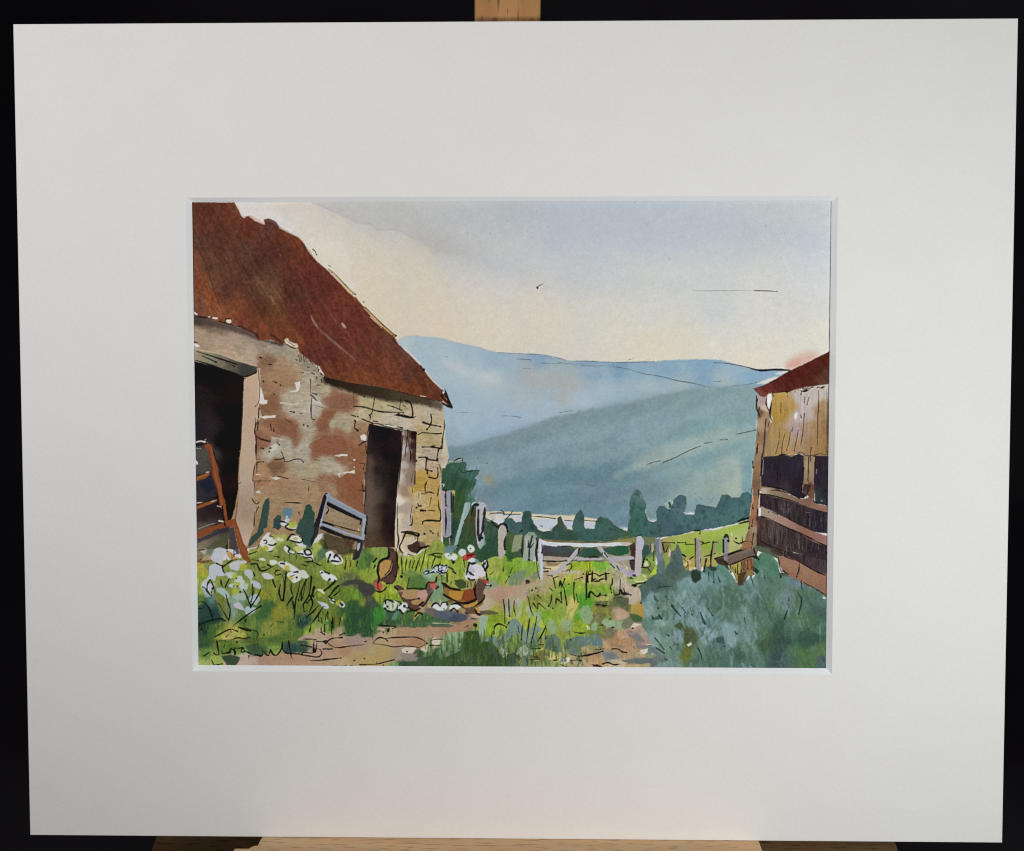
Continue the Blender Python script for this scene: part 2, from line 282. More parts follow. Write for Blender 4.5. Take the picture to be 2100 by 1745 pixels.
ell('K', "405,420,9,35,0 440,520,14,25,-30 470,550,30,9 420,480,9,20", 'c7bfa0', op=.75); ell('K', "945,435,12,9 960,455,9,11 480,545,12,8", 'c9cdc8', op=.8); brush('K', "330,190 350,240", 14, 'b39d78', .6); brush('J', "1130,510 1200,570 1230,610", 12, 'a08d6e', .6); brush('J', "1060,490 1110,510", 18, 'b9beb0', .7)
ink('J', "560,660 600,680 630,675|1350,650 1400,700|330,650 360,690 340,700", 8, '8d8058', .8)
ink('J', "220,830 450,832 700,845 900,840 1060,850 1300,815 1500,785", 12, '2c2a1c', .85, dots=0); brush('J', "600,835 760,825|900,825 1050,828|1290,805 1400,770 1440,790", 13, 'a8914a', .6)

r8 = np.random.RandomState(77); TL_ = L('tree_line')
for _ in range(500):      # blotted foliage
    x = r8.uniform(1270, 2010); y = r8.uniform(1300, 1440)
    if lab[int(y-Y0), int(x-X0)] != TL_ or lab[int(y-8-Y0), int(x-X0)] != TL_: continue
    ell('Z', "%f,%f,%f,%f,%f" % (x, y, r8.uniform(2, 7), r8.uniform(3, 10), r8.uniform(-30, 30)), r8.choice(['2f4f4a', '3c5d58', '4f757c', '35534a', '426a62', '2a4440']), 1.4, 1.2, op=r8.uniform(.15, .5))
# ------------------------------------------------------------------ bright field beyond the gate, right
area("K 620,810 700,780 900,745 1100,700 1330,690 1460,650 1600,615 1720,590 1850,570 1880,900 1880,1100 1400,1200 600,1200 480,830",
 "K 850,790,a8b45a 1000,800,a6ad4c 1150,730,a9b552 1350,720,a2b840 1300,820,9ab045 1500,720,a2b84a 1700,640,9fb945 1750,720,a9b565 1650,850,b0b46c 1620,950,adb068 1450,900,7fa848 1250,930,8aae35 1050,980,92b030 950,900,9bb838 1100,900,98b53a 1250,1000,a6a852 1300,1060,a8a555 1000,1080,a9a450 900,1000,8fa545 800,880,93b040 700,850,a9a05a 700,1000,8f9a50 1500,1050,a6a660 1700,1000,a5a060 600,900,7a7848 560,1050,8fb03c 980,1150,b99a45",
 soft=1.1, rag=1, p=2.2, s0=9, warp=6, label='field')
brush('K', "1330,700 1460,668 1600,628", 10, 'b9bd92', .7); brush('K', "1720,575 1850,540", 26, 'c9c69c', .9); ink('K', "1690,560 1780,525 1830,515|1700,590 1780,570 1850,555", 22, '20261a', .9)
ink('K', "620,850 700,855 800,858|850,855 960,855|960,880 1080,878|1180,880 1290,850|1220,1050 1300,1030 1380,1005|1080,690 1160,690 1160,730|1630,830 1660,850 1720,870 1760,850 1860,835|1665,795|1070,1050 1030,1080 1010,1110|920,1020 960,1050", 14)
brush('K', "560,740 680,770 900,735 1100,680 1330,690", 9, '2a3c3a', .7)

# ------------------------------------------------------------------ dark bush beside the barn and the banks below it
area("I 180,370 250,290 330,250 400,268 500,250 535,290 505,365 560,375 712,362 690,430 640,480 675,510 650,580 600,660 590,720 650,780 665,820 720,820 820,1080 980,1130 1150,1250 1400,1300 1500,1500 1450,1640 1000,1700 600,1700 200,1500",
 "I 400,330,3f6852 300,500,34543f 260,380,3a5c49 550,450,416f63 650,400,44695f 480,560,35593f 430,750,3c5b33 450,950,3d5a36 350,1200,2c4a40 550,1200,3f5637 600,1080,4a4f30 500,1400,3c5a38 850,1200,3f5b4d 850,1400,31553f 1000,1350,35563f 900,1550,31553c 620,780,4f7a6a 450,1550,4a6a35 1150,1300,55663f 1150,1480,45692f 1300,1500,4a5f4a 330,1500,4a6a3c",
 soft=1.1, rag=1.4, p=2.3, s0=8, warp=7, label='bush', rim=0.08)
brush('I', "290,250 360,245 420,215 470,215", 22, 'c6b37a', .9); ink('I', "350,245 420,205 465,205 470,235|275,215 240,270 180,320|430,345 470,400 560,385 700,368", 12, '2d3a2a')
brush('I', "185,565 215,570 200,600", 16, 'cfd3b4', .8); ell('I', "345,690,22,40,0 330,665,18,16", 'c4b272', op=.9); brush('I', "325,720 335,900 330,1030", 18, '6a5c34', .7); brush('I', "560,720 620,760", 20, '5f8a7c', .7)
grain("I 200,300 700,300 700,800 1200,1200 900,1500 300,1500", 1.9, 30, 4, 0.10, 5)

# ------------------------------------------------------------------ stone barn: wall
WALL = ("D -10,60 60,60 300,100 600,200 800,280 1000,360 1120,470 1280,620 1500,660 2000,760/E 300,640 415,690 430,800 425,830/H 1715,100 1690,150 1700,330 1660,480 1680,560 1745,600 1660,760 1640,900 1640,1000 1640,1200 1645,1400/N 1650,0 1640,300 1450,420 1000,500 0,500/M 1900,200 800,420 -60,420 -60,0")
area(WALL,
 "D 100,250,a98f78 300,300,b19781 500,350,a8957f 600,270,94867a 300,190,7c6a5a 150,150,6b5a50 400,420,b79c83 550,470,b9a48c 800,380,9c9082 950,430,a09680 750,500,8f6a50 850,540,a98668 800,620,a6805f 900,680,a37d5c 720,720,9a7054 780,880,8d5d43 760,950,8e6345 980,600,a98d6c 1100,620,b3ab93 1080,850,b2a78f 950,830,b0a690 1300,750,b0a483 1450,760,a1836a 1400,850,8d5b45 1350,800,98684f 1500,880,8f6048 "
 "1200,950,b8b2a6 1180,900,bab6b0 1000,960,b5ab95 850,1080,8e5f45 950,1120,905e46 750,1100,a27558 700,1250,925f47 1000,1230,95674d 1300,1000,905a3f 1280,1100,8b5742 1450,1050,aea384 1400,1180,98644a 1300,1280,925b43 1200,1330,93593f 1550,1180,94664e 1600,1120,9c7157 1100,1100,aca38f 900,1280,a9a28f 1080,1300,b2ad9b 900,1350,b0aa95 1650,900,b3a77c 1800,920,b5ac80 1600,1000,b9ad8a 1900,1050,bdb5a2 2000,880,a99e75 1850,800,867b60 1400,720,7f7359 1250,680,9c9276 1120,520,948a78/"
 "G 1150,560,b0ab97 1250,700,8f6448 1200,760,7c5b43 1050,800,b08560 1500,750,a89a7d 1100,900,b1825e 1000,950,a9765a 1300,980,a87e5f 1100,1080,a88463 1400,1050,a18262 1700,800,b2a586 1600,650,b2ab97 1900,650,aba487 1900,480,935d43 2000,400,93614a 2050,950,94644d 1900,1000,9a6f55 1700,1050,a68865 1300,1150,a4855f 1500,1300,a98c68 1150,1300,a78a66 1000,1180,b09069 1750,1250,a2835f 1200,1400,a28059 1400,900,ab8a6a/"
 "H 100,450,955a40 300,450,95593c 450,600,8f5636 450,350,9a694e 300,600,936047 100,700,adaa96 200,780,b3ad98 350,900,8e5434 200,1000,97674a 450,1050,8e5535 100,1050,a58567 450,1250,915a3b 300,1200,93603f 520,1300,8b5a3f 200,1420,a08a6a 100,150,ada689 300,150,a5a083 500,200,a37c5a 900,60,bfb39c 1300,60,c0ac90 1150,130,c4b9a6 1400,230,bba874 1500,350,b5a272 1550,150,bdaa84 1500,560,b5a592 1350,700,c1b096 1520,750,b9a284 "
 "1400,900,c19a42 1320,980,bb9234 1550,1000,c09b4e 1450,1200,c4a762 1350,1200,c7b086 1550,1300,c3a052 1350,1480,c1a25e 1500,1540,c3a45c/N 1400,100,bfa261 1500,250,b9a065 1350,230,c0aa78 200,60,a08a6a 350,60,9a8464/M 1100,100,a17b56 1300,150,a8845f 1650,200,a48866 2000,150,8a7458/E 300,730,b5ab96 380,900,c0b093 250,850,beb090",
 soft=1, rag=1.0, p=2.6, s0=7, warp=7, label='wall')
area("H 1640,760 1700,760 1760,610 1700,330 1715,100 1690,150 1655,500", "H 1690,300,c5bfa0 1680,550,c6bb9d 1700,640,b9a99d 1650,720,cfc3b0", soft=.8, p=1.5, label='wall')
grain(WALL, 0.05, 14, 4, 0.05, 11); m = mask_poly(multi(WALL), 2, 1); a, d, b = m
img[b[1]:b[3], b[0]:b[2]] *= (1 + a*0.05*N6[b[1]:b[3], b[0]:b[2]])[..., None]
r4 = np.random.RandomState(8); WL = L('wall')
for _ in range(3000):
    x = r4.uniform(640, 1165); y = r4.uniform(900, 1440)
    if lab[int(y-Y0), int(x-X0)] != WL: continue
    c = img[int(y-Y0), int(x-X0)]; c = (c*.7+hexc('a58a6c')*.3 if r4.rand() < .6 else c)*r4.choice([.74, .84, .93, 1.06, 1.12]); hx = ''.join('%02x' % int(255*min(1, max(0, v*r4.uniform(.96, 1.04)))) for v in c); l = r4.uniform(2, 12)
    brush('Z', "%f,%f %f,%f" % (x, y, x+l, y+r4.uniform(-2, 2)), r4.uniform(1.4, 5), hx, r4.uniform(.2, .6), soft=.9)
m = mask_poly(multi(WALL), 2, 1); a, d, b = m; lay(a, b, hexc('a88b6c'), .16)
# scraped whites and stains on the render
flat('D', "990,690 1040,685 1045,720 1020,780 945,775 1010,760 1000,720|665,720 690,760 710,850 745,855 735,890 690,895 655,880|665,1005 770,1000 820,990 815,1015 700,1025|1600,1190 1640,1170 1665,1190 1660,1235 1610,1225|1365,1370 1430,1355 1490,1360 1480,1375 1400,1375", 'd6cdc2', .8, 1)
flat('D', "850,870 1020,885 1020,905 860,890|770,1195 900,1220 895,1230 790,1210", 'cabfae', 1, 1, op=.8)
flat('G', "1160,450 1220,420 1260,450 1240,500 1180,520 1130,560 1115,540|1160,890 1230,885 1290,900 1240,920 1180,915|945,845 1020,840 1015,855 950,860|945,1090 975,1070 1010,1095 1000,1110 955,1110", 'd3cdc2', .8, .9, op=.9)
flat('G', "1120,540 1170,330 1250,370 1290,440 1270,560 1120,640", 'b9b6a6', 2, 1, op=.5)
flat('H', "200,840 380,800 430,785 440,835 330,825 215,910|165,585 330,570 340,580 220,600|415,640 440,625 450,650 425,660|410,740 440,735 435,760", 'd9cfc4', .8, .9, op=.95)
for pl, s, h in (('D', "700,1060 850,1030 960,1070 1010,1120 1000,1220 900,1180 780,1150", '8a563c'), ('D', "1190,1090 1250,990 1350,950 1390,930 1310,1080 1250,1150", '8c5539'), ('D', "1130,1260 1300,1190 1440,1200 1480,1310 1400,1360 1180,1340", '8e563c'),
                 ('D', "1230,860 1340,820 1500,800 1560,880 1450,930 1330,920", '8f5f49'), ('D', "680,920 790,870 840,920 760,970", '885a3e'), ('D', "700,610 860,560 1000,600 980,700 820,740 720,690", 'a47c5b'), ('D', "670,480 780,480 790,520 690,530", '855a40'),
                 ('H', "220,860 420,850 520,920 560,1100 540,1330 330,1230 180,1050", '8f5738'), ('G', "1120,700 1300,680 1330,740 1180,790", '7c5a43')):
    flat(pl, s, h, 2.0, 3.2, op=.5, rim=.14, sm=True)
area("D 620,560 670,560 672,760 660,920 690,1000 650,1060 620,1150 640,560", 'd2c4b2', soft=.9, rag=1.2, op=.6)
# eaves shadow painted under the roof
area("D -10,50 150,80 300,130 480,170 600,235 700,290 880,330 870,350 640,290 420,215 200,165 -10,150", "D 60,100,4b3b36 200,140,54463e 400,180,5c4c43 600,260,5a463e 850,330,3c2c26", soft=4, rag=2, op=.9)
area("D 1250,625 1500,680 1900,740 2250,830/E 415,680 400,740 240,690 100,670/D 1900,870 1600,810 1400,740 1270,700", "D 1300,660,2a2119 1500,710,30271e 1700,760,382e24 2000,830,463b2d/E 200,650,473d2f 380,690,5f5243", soft=4, rag=2, op=.95)
ink('D', "1000,470 1010,480|1030,430 1040,490|1075,440 1080,490|1095,450 1100,500|1130,480 1160,515|1050,420 1055,480|1110,545 1130,550|1150,600 1175,615|1180,630 1200,640 1190,660|1240,660 1245,690|1210,550 1215,590|1050,595 1075,600", 8, '3a3127', .8)

# ------------------------------------------------------------------ barn: left doorway, lintel, jamb
area("D -20,470 60,480 220,530 300,560 500,610 532,660 515,1000 490,1300 470,1460/G 720,520 700,850 700,1050 660,1300 600,1500/M 570,150 560,420 -60,420/D -20,900",
 "D 250,700,1d1a1c 150,800,2a2323 400,1000,1b191a 450,800,241c1b 150,1150,2a2327 100,600,1a1719/G 300,250,2f282c 500,400,191616 600,800,1a1616 550,1200,1f1714 640,900,28201f 200,620,55524c 160,720,474039 250,1000,1f2431 180,1130,3c3a3b 300,1350,2d2228 200,1450,2f2426 200,1540,5d584c 620,1400,1f1512/M 400,260,5f5848 250,330,7f7462 480,330,55503c 200,450,80786a 560,250,3c3a3c 450,150,3a3436",
 soft=1, rag=1, p=1.8, s0=13, label='doorway')
brush('G', "160,560 170,760", 110, '5a534b', .5, soft=8); brush('G', "260,0 300,250 260,330", 200, '322b2e', .5, soft=14)
area("D -20,360 60,370 150,390 300,430 450,490 560,522 640,550 645,600 560,625 500,632 450,600 280,555 60,490 -20,470", "D 80,430,928872 200,450,85806c 300,490,77705f 420,540,5f5a4e 500,580,40403b 600,575,454641 560,560,3f403c", soft=.9, rag=.9, p=2, s0=8, label='lintel')
brush('D', "60,372 150,395 300,425 450,480 640,530", 16, 'b9a184', .9); brush('D', "60,335 80,345 100,352", 26, 'd8d4cc', .95); ink('D', "62,480 220,530 300,560 420,600 500,632|80,400 300,470 450,520|130,440 260,500|350,500 430,540|60,315 90,318|520,650 575,655|500,632 560,630 630,600", 11)
JAMB = "D 520,660 640,600 660,560 668,700 655,900 645,1000 625,1150/G 990,60 930,220 945,450 950,640 915,800 910,950 932,1100 890,1180 960,1260 935,1380 910,1600/M 900,150 830,365 790,385 720,250 670,100 655,0/G 700,1300 715,900 735,500 765,0"
area(JAMB, "D 580,800,b99d86 600,650,bda28b/G 830,500,b8a08a 820,900,b59f8c 800,1250,a58c78 820,1400,a28a76 850,100,b89d86 780,1100,ab9482/M 780,150,b39d89 850,300,c0a890", soft=.9, rag=.9, p=1.6, s0=14, label='door_jamb')
brush('D', "662,590 665,750 655,900|640,1000 655,1060", 14, 'cdbfa9', .8)
ink('D', "655,570 660,640 668,760 655,880 625,910|660,930 655,1010|630,1020 625,1140 640,1190|650,1060 640,1140|640,1200 630,1300 632,1400", 8, '2b2118')
ink('G', "990,40 940,190 925,260 950,320|985,100 975,240|940,330 955,450 950,640|955,640 1010,640|960,680 1050,670|935,700 910,850 905,930|960,700 960,820|930,940 920,1100|890,1170 905,1210 950,1260 990,1240|990,1290 950,1370 960,1380|930,1380 920,1560|940,320 1010,360 1120,385", 12, '33251b')
ink('G', "745,300 735,470 720,560|710,980 740,960|690,1240 660,1500", 9, '3d281e')

# pen marks on the wall
ink('D', "660,455 680,460|750,520 775,522|790,680 820,690|1200,715 1240,715|1140,785 1195,800|1135,805 1150,810 1200,860|1190,905 1270,930|1150,830 1145,960 1155,1030 1180,1035|1140,660 1140,780|860,715|700,680|800,800|950,960 985,965|1040,975 1060,980|1075,1085|1115,1095|900,1030 960,1060|770,1080 775,1130|800,1110 800,1140|640,1190 700,1220 760,1235|750,1310 770,1300|765,1320 755,1340|820,1240 850,1270|870,1340 890,1385|680,1300 700,1305|1515,990 1560,1010|1560,1050 1550,1110 1585,1135|1540,820 1540,880|1640,820|1735,840 1715,960 1690,1000|1540,912 1640,920 1760,955 1850,965 2000,970|1855,900 1920,920 1990,950|1980,840 1970,930|2000,900 2020,915|1940,990 2000,990 2080,1010 2090,960 2070,880 2020,860", 9)
ink('G', "1150,150 1165,240|1195,200 1200,235|1020,485 1045,490|1310,540 1340,640|1210,640 1290,635 1340,625 1350,670 1430,660 1470,640 1560,635 1610,675|1770,640 1830,655|1830,870 1880,910|980,960 1010,925|940,940 1150,940|1685,1020 1680,1080|1545,1380 1570,1420|1350,1240 1500,1245 1600,1250|1250,870 1400,910|1240,395|1150,480|1130,530|1570,910 1760,950", 13, '2a2219')
ink('H', "385,15 480,40|530,70 600,100 680,130|440,100|640,15 660,50 645,75|430,190 480,240|500,440 560,400 590,390|1500,10 1510,100 1480,180 1445,220|1390,120 1480,150 1630,180|1320,295 1380,265 1450,270 1600,280 1640,275|1380,465 1480,465 1560,440|1480,465 1560,470 1640,490|1640,450 1640,490 1610,500 1580,640|1335,610 1430,610 1480,640 1590,655|1440,620 1430,770|1415,780 1450,790 1510,800|1450,770 1450,830|1590,750 1600,830 1580,900 1480,890|1450,940 1420,1010 1425,1100|1370,1120 1450,1120|1420,1100 1480,1095 1550,1115|1330,1120 1335,1190|1505,1170 1480,1300|1320,1260 1330,1290 1360,1285|1300,1310|1360,1350 1430,1355|1460,1350 1545,1358|1380,1540 1400,1500 1500,1490 1620,1500 1640,1440|1230,640 1295,655|990,20 1100,20|1020,20 1120,40 1240,55 1285,40|1245,0 1245,40|1020,10 1050,0", 17)
ink('H', "1690,80 1690,200 1665,350 1660,480|1620,710 1640,800 1630,900|1620,1000 1600,1100 1595,1150|1605,1210 1610,1300 1640,1380 1640,1460|1600,620 1590,660", 15); brush('H', "1640,800 1630,1000 1625,1200", 10, 'e3d6bf', .8); brush('H', "1700,90 1690,250 1665,480", 8, 'd9cfa8', .6)
ink('N', "1490,165 1530,200|1410,205|1380,50 1400,30 1500,20 1620,25 1640,-30|1600,180 1600,230", 17)

# ------------------------------------------------------------------ barn: second doorway with its plank jamb
area("H 640,140 880,190 1112,245 1100,500 1065,800 1040,1000 1025,1200 1010,1575/N 1000,200 1000,395 900,400 850,392 580,440/H 560,1700 565,1300 580,1000 585,850 600,640 612,400 630,250",
 "H 800,300,1f1c21 700,500,231e22 900,600,1d1a1e 650,700,4a3832 640,1000,5c4c43 800,1000,2c2626 720,1100,63554c 680,1250,63544a 850,1300,262020 930,1100,221d1d 1060,400,2a2021 680,1480,574a3e 900,1500,231c1c 640,500,3c302d 760,820,2b2525 980,900,1f1a1c/N 700,100,5a4b41 700,250,5b493c 930,200,201919 640,350,5a4636 800,330,4f3f33 880,250,2a211f", soft=1.1, rag=.8, p=1.7, s0=16, label='doorway_2')
area("H 1100,255 1190,225 1305,260 1295,500 1285,900 1245,1300 1250,1575/N 1235,0 1215,180 1110,190 1075,400 1020,470 1000,420/H 1000,1575 1020,1200 1050,900 1085,600",
 "H 1110,350,cdbfb0 1105,500,b0a5a2 1085,700,b3a9a6 1080,900,b9ada2 1060,1200,d8ccba 1040,1500,d3c4ad 1180,350,7b6658 1170,600,8b7668 1180,900,8c776a 1160,1100,96826f 1130,1350,a8968a 1130,1500,b9a999 1275,300,2c1c1a 1270,450,3a2826 1262,600,4a3530 1250,850,8a755f 1235,1100,b79c60/N 1130,60,b5a698 1080,250,cbb9a5 1060,400,d0bf9f", soft=.8, rag=.6, p=2.4, s0=5, label='door_post', st=2)
brush('H', "650,620 645,900 650,1200 640,1560", 120, '6b5c52', .55, soft=9, ends=(.5, 1)); brush('H', "760,900 750,1250 740,1560", 120, '56483f', .4, soft=12, ends=(.3, 1))
ink('H', "1135,250 1165,380 1150,480 1140,600|1175,220 1170,320|1180,260 1160,450|1200,300 1190,420 1215,560 1205,740|1230,320 1225,480|1110,300 1085,600 1065,850 1045,1050|1240,850 1230,960|1280,800 1275,980|1235,1000 1245,1100|1240,1280 1215,1450 1230,1560|1040,1240 1030,1400 1035,1560|640,150 720,135 800,150 900,185 1050,215 1150,235 1290,250|700,105 760,110|860,150 980,165|1030,190 1110,190|1040,180 1100,205|1240,270 1300,260 1295,300", 11)
brush('H', "850,160 940,175 1010,190", 14, 'd9d0c4', .9); brush('H', "1260,260 1280,280", 30, '2a1c19', .9)
brush('H', "575,820 570,900 575,1000|570,1100 565,1260", 12, 'd9cbb8', .7); ink('H', "640,150 610,300 605,390|590,430 600,560|575,700 560,780|580,820 575,910|580,950 590,1080 575,1290|545,1000 560,1090|500,1070 580,1075|500,690 570,700", 9)
ink('N', "1040,0 1035,180 1050,300 1020,440|1210,90 1240,60 1240,-40", 15)

# ------------------------------------------------------------------ barn: rusty corrugated roof
ROOF = ("A 30,62 440,65 470,110 500,185 530,200 575,190 620,235 712,266 705,225 750,215 800,235 850,295 950,345 1030,385 1080,440 1120,510 1200,610 1290,690 1370,770 1450,850 1500,905 1560,945 1650,1060 1750,1170 1860,1270 1915,1310/E 0,125 90,210 200,320 300,440 420,560 450,620 492,712 400,660 240,622 0,560/"
        "D 1900,750 1700,715 1500,690 1280,635 1250,590 1210,540 1120,470 1050,420 1020,370 940,305 880,330 820,310 770,290 660,295 600,230 540,200 480,170 430,150 300,130 200,95 100,80 30,60")
area(ROOF,
 "A 200,150,5c3528 100,250,643528 350,150,6b3a29 600,300,6a3626 900,350,713b26 1000,420,7a3f27 300,400,5d372b 500,550,5b4034 800,520,52302d 900,480,5a3328 1050,550,6b3426 600,680,4e332f 120,450,5a4031 100,600,7b4a36 150,800,8c4c2d 200,930,93502d 250,1030,965530 250,850,6d503c 330,900,5f3a2f 320,1080,9a5f35 450,1050,8a4b30 380,1140,8f5330 550,1150,7a3c28 670,800,614733 740,900,70553a "
 "700,980,5a3c2a 650,1050,603a28 850,1150,704428 830,1060,684228 900,1250,824628 1000,1340,84472b 1000,900,4e2f27 1100,700,5f2f29 1200,800,62302a 1000,1100,5d2e28 1350,850,6c3128 1450,1000,743529 1500,1200,6e3228 1250,1150,6d352b 1650,1250,6e3529 1750,1300,6f392a 1850,1330,6a4130 80,1000,7b523a 400,650,61412f 450,800,5c3a2e 200,650,5c4232 750,280,5d3a38 430,100,7a452f 1200,680,6a3028/"
 "D 1300,400,61302a 1600,450,6e3a2b 1700,500,733c2a 1350,600,6a3525 1600,650,8e4e2b 1450,640,7a4226 1300,570,753e28 1900,720,8a4526 1900,500,75412e 2000,400,6b4138 1150,400,5f2f29 1100,200,6a3024 700,200,8a4a2f 560,150,7a4530/E 100,400,5d3a2c 300,540,6f3f28 150,560,884423 0,540,8f4a26 350,600,5c301f 200,450,6a3826",
 soft=.9, rag=.9, p=2.3, s0=9, warp=7, label='roof')
grain(ROOF, 1.05, 60, 5, 0.085, 21); grain(ROOF, 1.05, 18, 3, 0.07, 31); m = mask_poly(multi(ROOF), 2, 1); a, d, b = m
img[b[1]:b[3], b[0]:b[2]] *= (1 + a*(0.10*N6 + 0.05*N20)[b[1]:b[3], b[0]:b[2]])[..., None]
brush('A', "60,560 110,700 160,830 200,950 250,1050 300,1110", 40, 'a85a2e', .35, soft=4); brush('A', "640,760 700,860 760,950 795,1010", 22, '8f744a', .5, soft=3); brush('A', "770,930 800,1005", 16, 'b7a06c', .7)
brush('A', "60,330 150,480 220,640|60,430 130,560 180,680 250,900 310,1050|120,480 200,620|70,820 120,920", 12, '3d2a22', .45, soft=1.5)
brush('A', "800,1000 860,1130 930,1230 1000,1350", 40, '8a562c', .3, soft=5)
brush('D', "1145,65 1175,140 1260,230 1390,340 1500,430 1560,490", 18, '9d8684', .75, soft=1.5, ends=(.8, .3)); brush('D', "1150,75 1170,120 1200,160", 14, 'b9aaab', .6)
brush('A', "1210,930 1300,1060 1390,1190 1480,1280 1570,1370", 20, '8b6660', .45, soft=2, ends=(.5, .5)); brush('D', "1432,138 1450,162 1468,182", 20, 'e0c3a5', .95)
brush('A', "985,765 995,775|870,825 880,835|975,1010 980,1020|855,545 862,555|450,330 456,336|385,430 392,436|345,255", 7, 'b58d70', .8)
r3 = np.random.RandomState(5); RL = L('roof')
for _ in range(900):
    x = r3.uniform(515, 1190); y = r3.uniform(545, 1060)
    if lab[int(y-Y0), int(x-X0)] != RL: continue
    l = r3.uniform(8, 46); c = img[int(y-Y0), int(x-X0)]*r3.choice([.72, .82, .9, 1.1, 1.2]); hx = ''.join('%02x' % int(255*min(1, max(0, v*r3.uniform(.94, 1.06)))) for v in c)
    x2, y2 = x+l*.52, y+l*.86
    if x2 > 1195 or y2 > 1065 or lab[int(y2-Y0), int(x2-X0)] != RL: continue
    brush('Z', "%f,%f %f,%f %f,%f" % (x, y, (x+x2)/2+r3.uniform(-1.5, 1.5), (y+y2)/2, x2, y2), r3.uniform(1.6, 7), hx, r3.uniform(.15, .55), soft=1.0)
lay(np.clip(a-.0, 0, 1), b, hexc('6a3629'), .36)
img[b[1]:b[3], b[0]:b[2]] *= (1 + a*0.05*N6[b[1]:b[3], b[0]:b[2]])[..., None]
# bright and inked roof edges
brush('A', "440,68 470,120 505,190 530,202", 14, 'e6d3c8', .85); brush('A', "580,195 630,220 700,262", 26, 'c9a79c', .8); brush('A', "700,225 712,268", 10, 'd8c4ba', .9); brush('A', "725,230 800,250 850,300", 26, '6d4a48', .6)
brush('A', "850,300 950,350 1030,390 1085,445 1130,525 1210,620", 9, 'ded2c4', .7)
brush('A', "1310,690 1400,780 1470,860 1550,915", 22, 'c7a87e', .9); brush('A', "1480,885 1560,950 1650,1060", 13, 'd8b58e', .85); brush('A', "1640,1040 1740,1140 1850,1240 1920,1305", 24, 'b98a56', .85); brush('A', "1700,1130 1800,1230", 16, 'd3b389', .8); brush('A', "1560,930 1700,1070 1860,1240", 8, 'dcc2a0', .7)
ink('A', "1310,685 1340,715|1330,660 1310,650|1340,700 1420,785 1510,880 1560,920|1530,915 1560,925|1560,950 1650,1060 1690,1100|1640,1000 1635,990|1650,1040 1680,1070 1790,1180 1890,1270 1935,1305|1900,1300 1940,1300 1910,1330 1930,1370|1160,498 1175,512|1185,520 1195,550|1700,1150 1790,1220", 7, '3a2a20', .85)
brush('E', "40,150 110,215 210,320 300,440 400,540", 13, 'dfd0bf', .85); brush('E', "415,570 430,600", 18, 'e8dccb', .9); brush('E', "405,600 440,640 470,690|410,655 450,685", 13, 'd7c2a3', .8); ink('E', "205,325 235,360|430,590 455,625|400,600 490,708|450,650 470,665|400,670 440,690 490,712|430,540 455,620 490,705", 15, '2a201a'); brush('E', "205,605 250,610", 10, 'e0cdb8', .9); ink('E', "0,562 100,590 240,625 400,662", 8, '38281e', .7)
brush('D', "1640,0 1700,60 1800,170", 12, 'd0aa78', .6)
ell('D', "380,120,26,17,10 250,90,28,9,5 195,82,12,7", 'ddd3c4', op=.95); ink('D', "345,130 350,100 390,95 410,120|60,70 200,90 230,75|290,120 340,135 430,160 480,170", 8); ell('D', "920,300,24,22,30 1000,345,30,18,25 960,330,40,16,25", 'd9c4ad', op=.85); ink('D', "905,330 980,370 1020,372|930,310 990,350", 9)
brush('D', "80,55 60,40", 20, 'd9cfc6', .9); brush('D', "1215,545 1230,580 1260,630", 24, 'cfc4bc', .9); ink('D', "1230,600 1250,620 1270,635|1205,540 1215,570", 9); brush('D', "640,235 655,290|770,240 860,310 890,340|480,165 600,225 650,260", 22, '3d2722', .7, soft=2)
# a fine dark line down the left edge of the sheet
brush('Z', "512,536 514,800 517,1150 522,1400 528,1770", 3.2, '14110f', .75, sm=False)

# ------------------------------------------------------------------ right-hand shed
area("L 880,1380 1100,1430 1300,1540 1900,1690 1920,1800 900,1800/U 870,-100 1900,300 1900,620 1200,400 800,200", "U 1000,50,4f7f62 1200,150,4a5f50 1500,350,566f64 1850,560,5a7262 1150,-40,54604e/L 950,1400,55604f", soft=1, label='shrub')
SH_ROOF = "F 1990,118 1970,125 1900,160 1840,190 1700,260 1600,305 1500,365 1400,420 1340,445 1265,465 1310,510 1330,535 1370,548 1410,510 1480,500 1600,500 1660,470 1750,455 1850,440 2000,420"
area("F 1330,530 1460,490 2000,420 2000,1420 1250,1420 1300,900", "8a7257", label='cladding')
area("F 1450,500 1660,480 1960,420 1995,420 1995,1085 1960,1080 1880,1075 1820,1090 1710,1060 1650,1085 1560,1080 1450,1100 1380,1110 1400,950 1440,800",
 "F 1500,560,b08c45 1500,700,ad8638 1560,650,a98440 1620,600,b28c4f 1700,560,b0a29f 1760,620,b3a4a2 1850,560,b3a6a0 1800,700,aa9896 1700,720,b1a1a0 1660,860,a58f92 1640,900,a78c7c 1580,900,a8854a 1460,900,a58450 1430,1000,9c8152 1550,1020,a88455 1700,1000,a07f5c 1750,850,a4846a 1880,700,9a7857 1920,620,a0805c 1940,520,b2a79e 1900,950,977347 1820,1000,9c7650 1850,820,9c7854 1930,1050,93703f 1740,480,b5a9a2 1930,820,8f6d45",
 soft=.9, rag=.8, p=2.3, s0=8, warp=4, label='cladding')
grain("F 1400,500 1990,420 1980,1090 1380,1110", 1.6, 40, 4, 0.05, 41)
ink('F', "1590,500 1590,540|1660,480 1660,500|1720,490 1715,520|1880,485 1880,560 1870,800 1870,1000|1790,545 1770,615|1750,540 1745,600|1710,710 1720,740|1745,700 1735,850 1715,985|1690,850 1670,960 1650,1045|1615,870 1600,980 1580,1040|1570,880 1545,960 1535,1060|1510,830 1510,950 1480,1070|1530,600 1525,700|1810,1015 1800,1090|1955,470 1960,700 1955,1060|1640,820 1630,860", 7, '3a2a1c', .8)
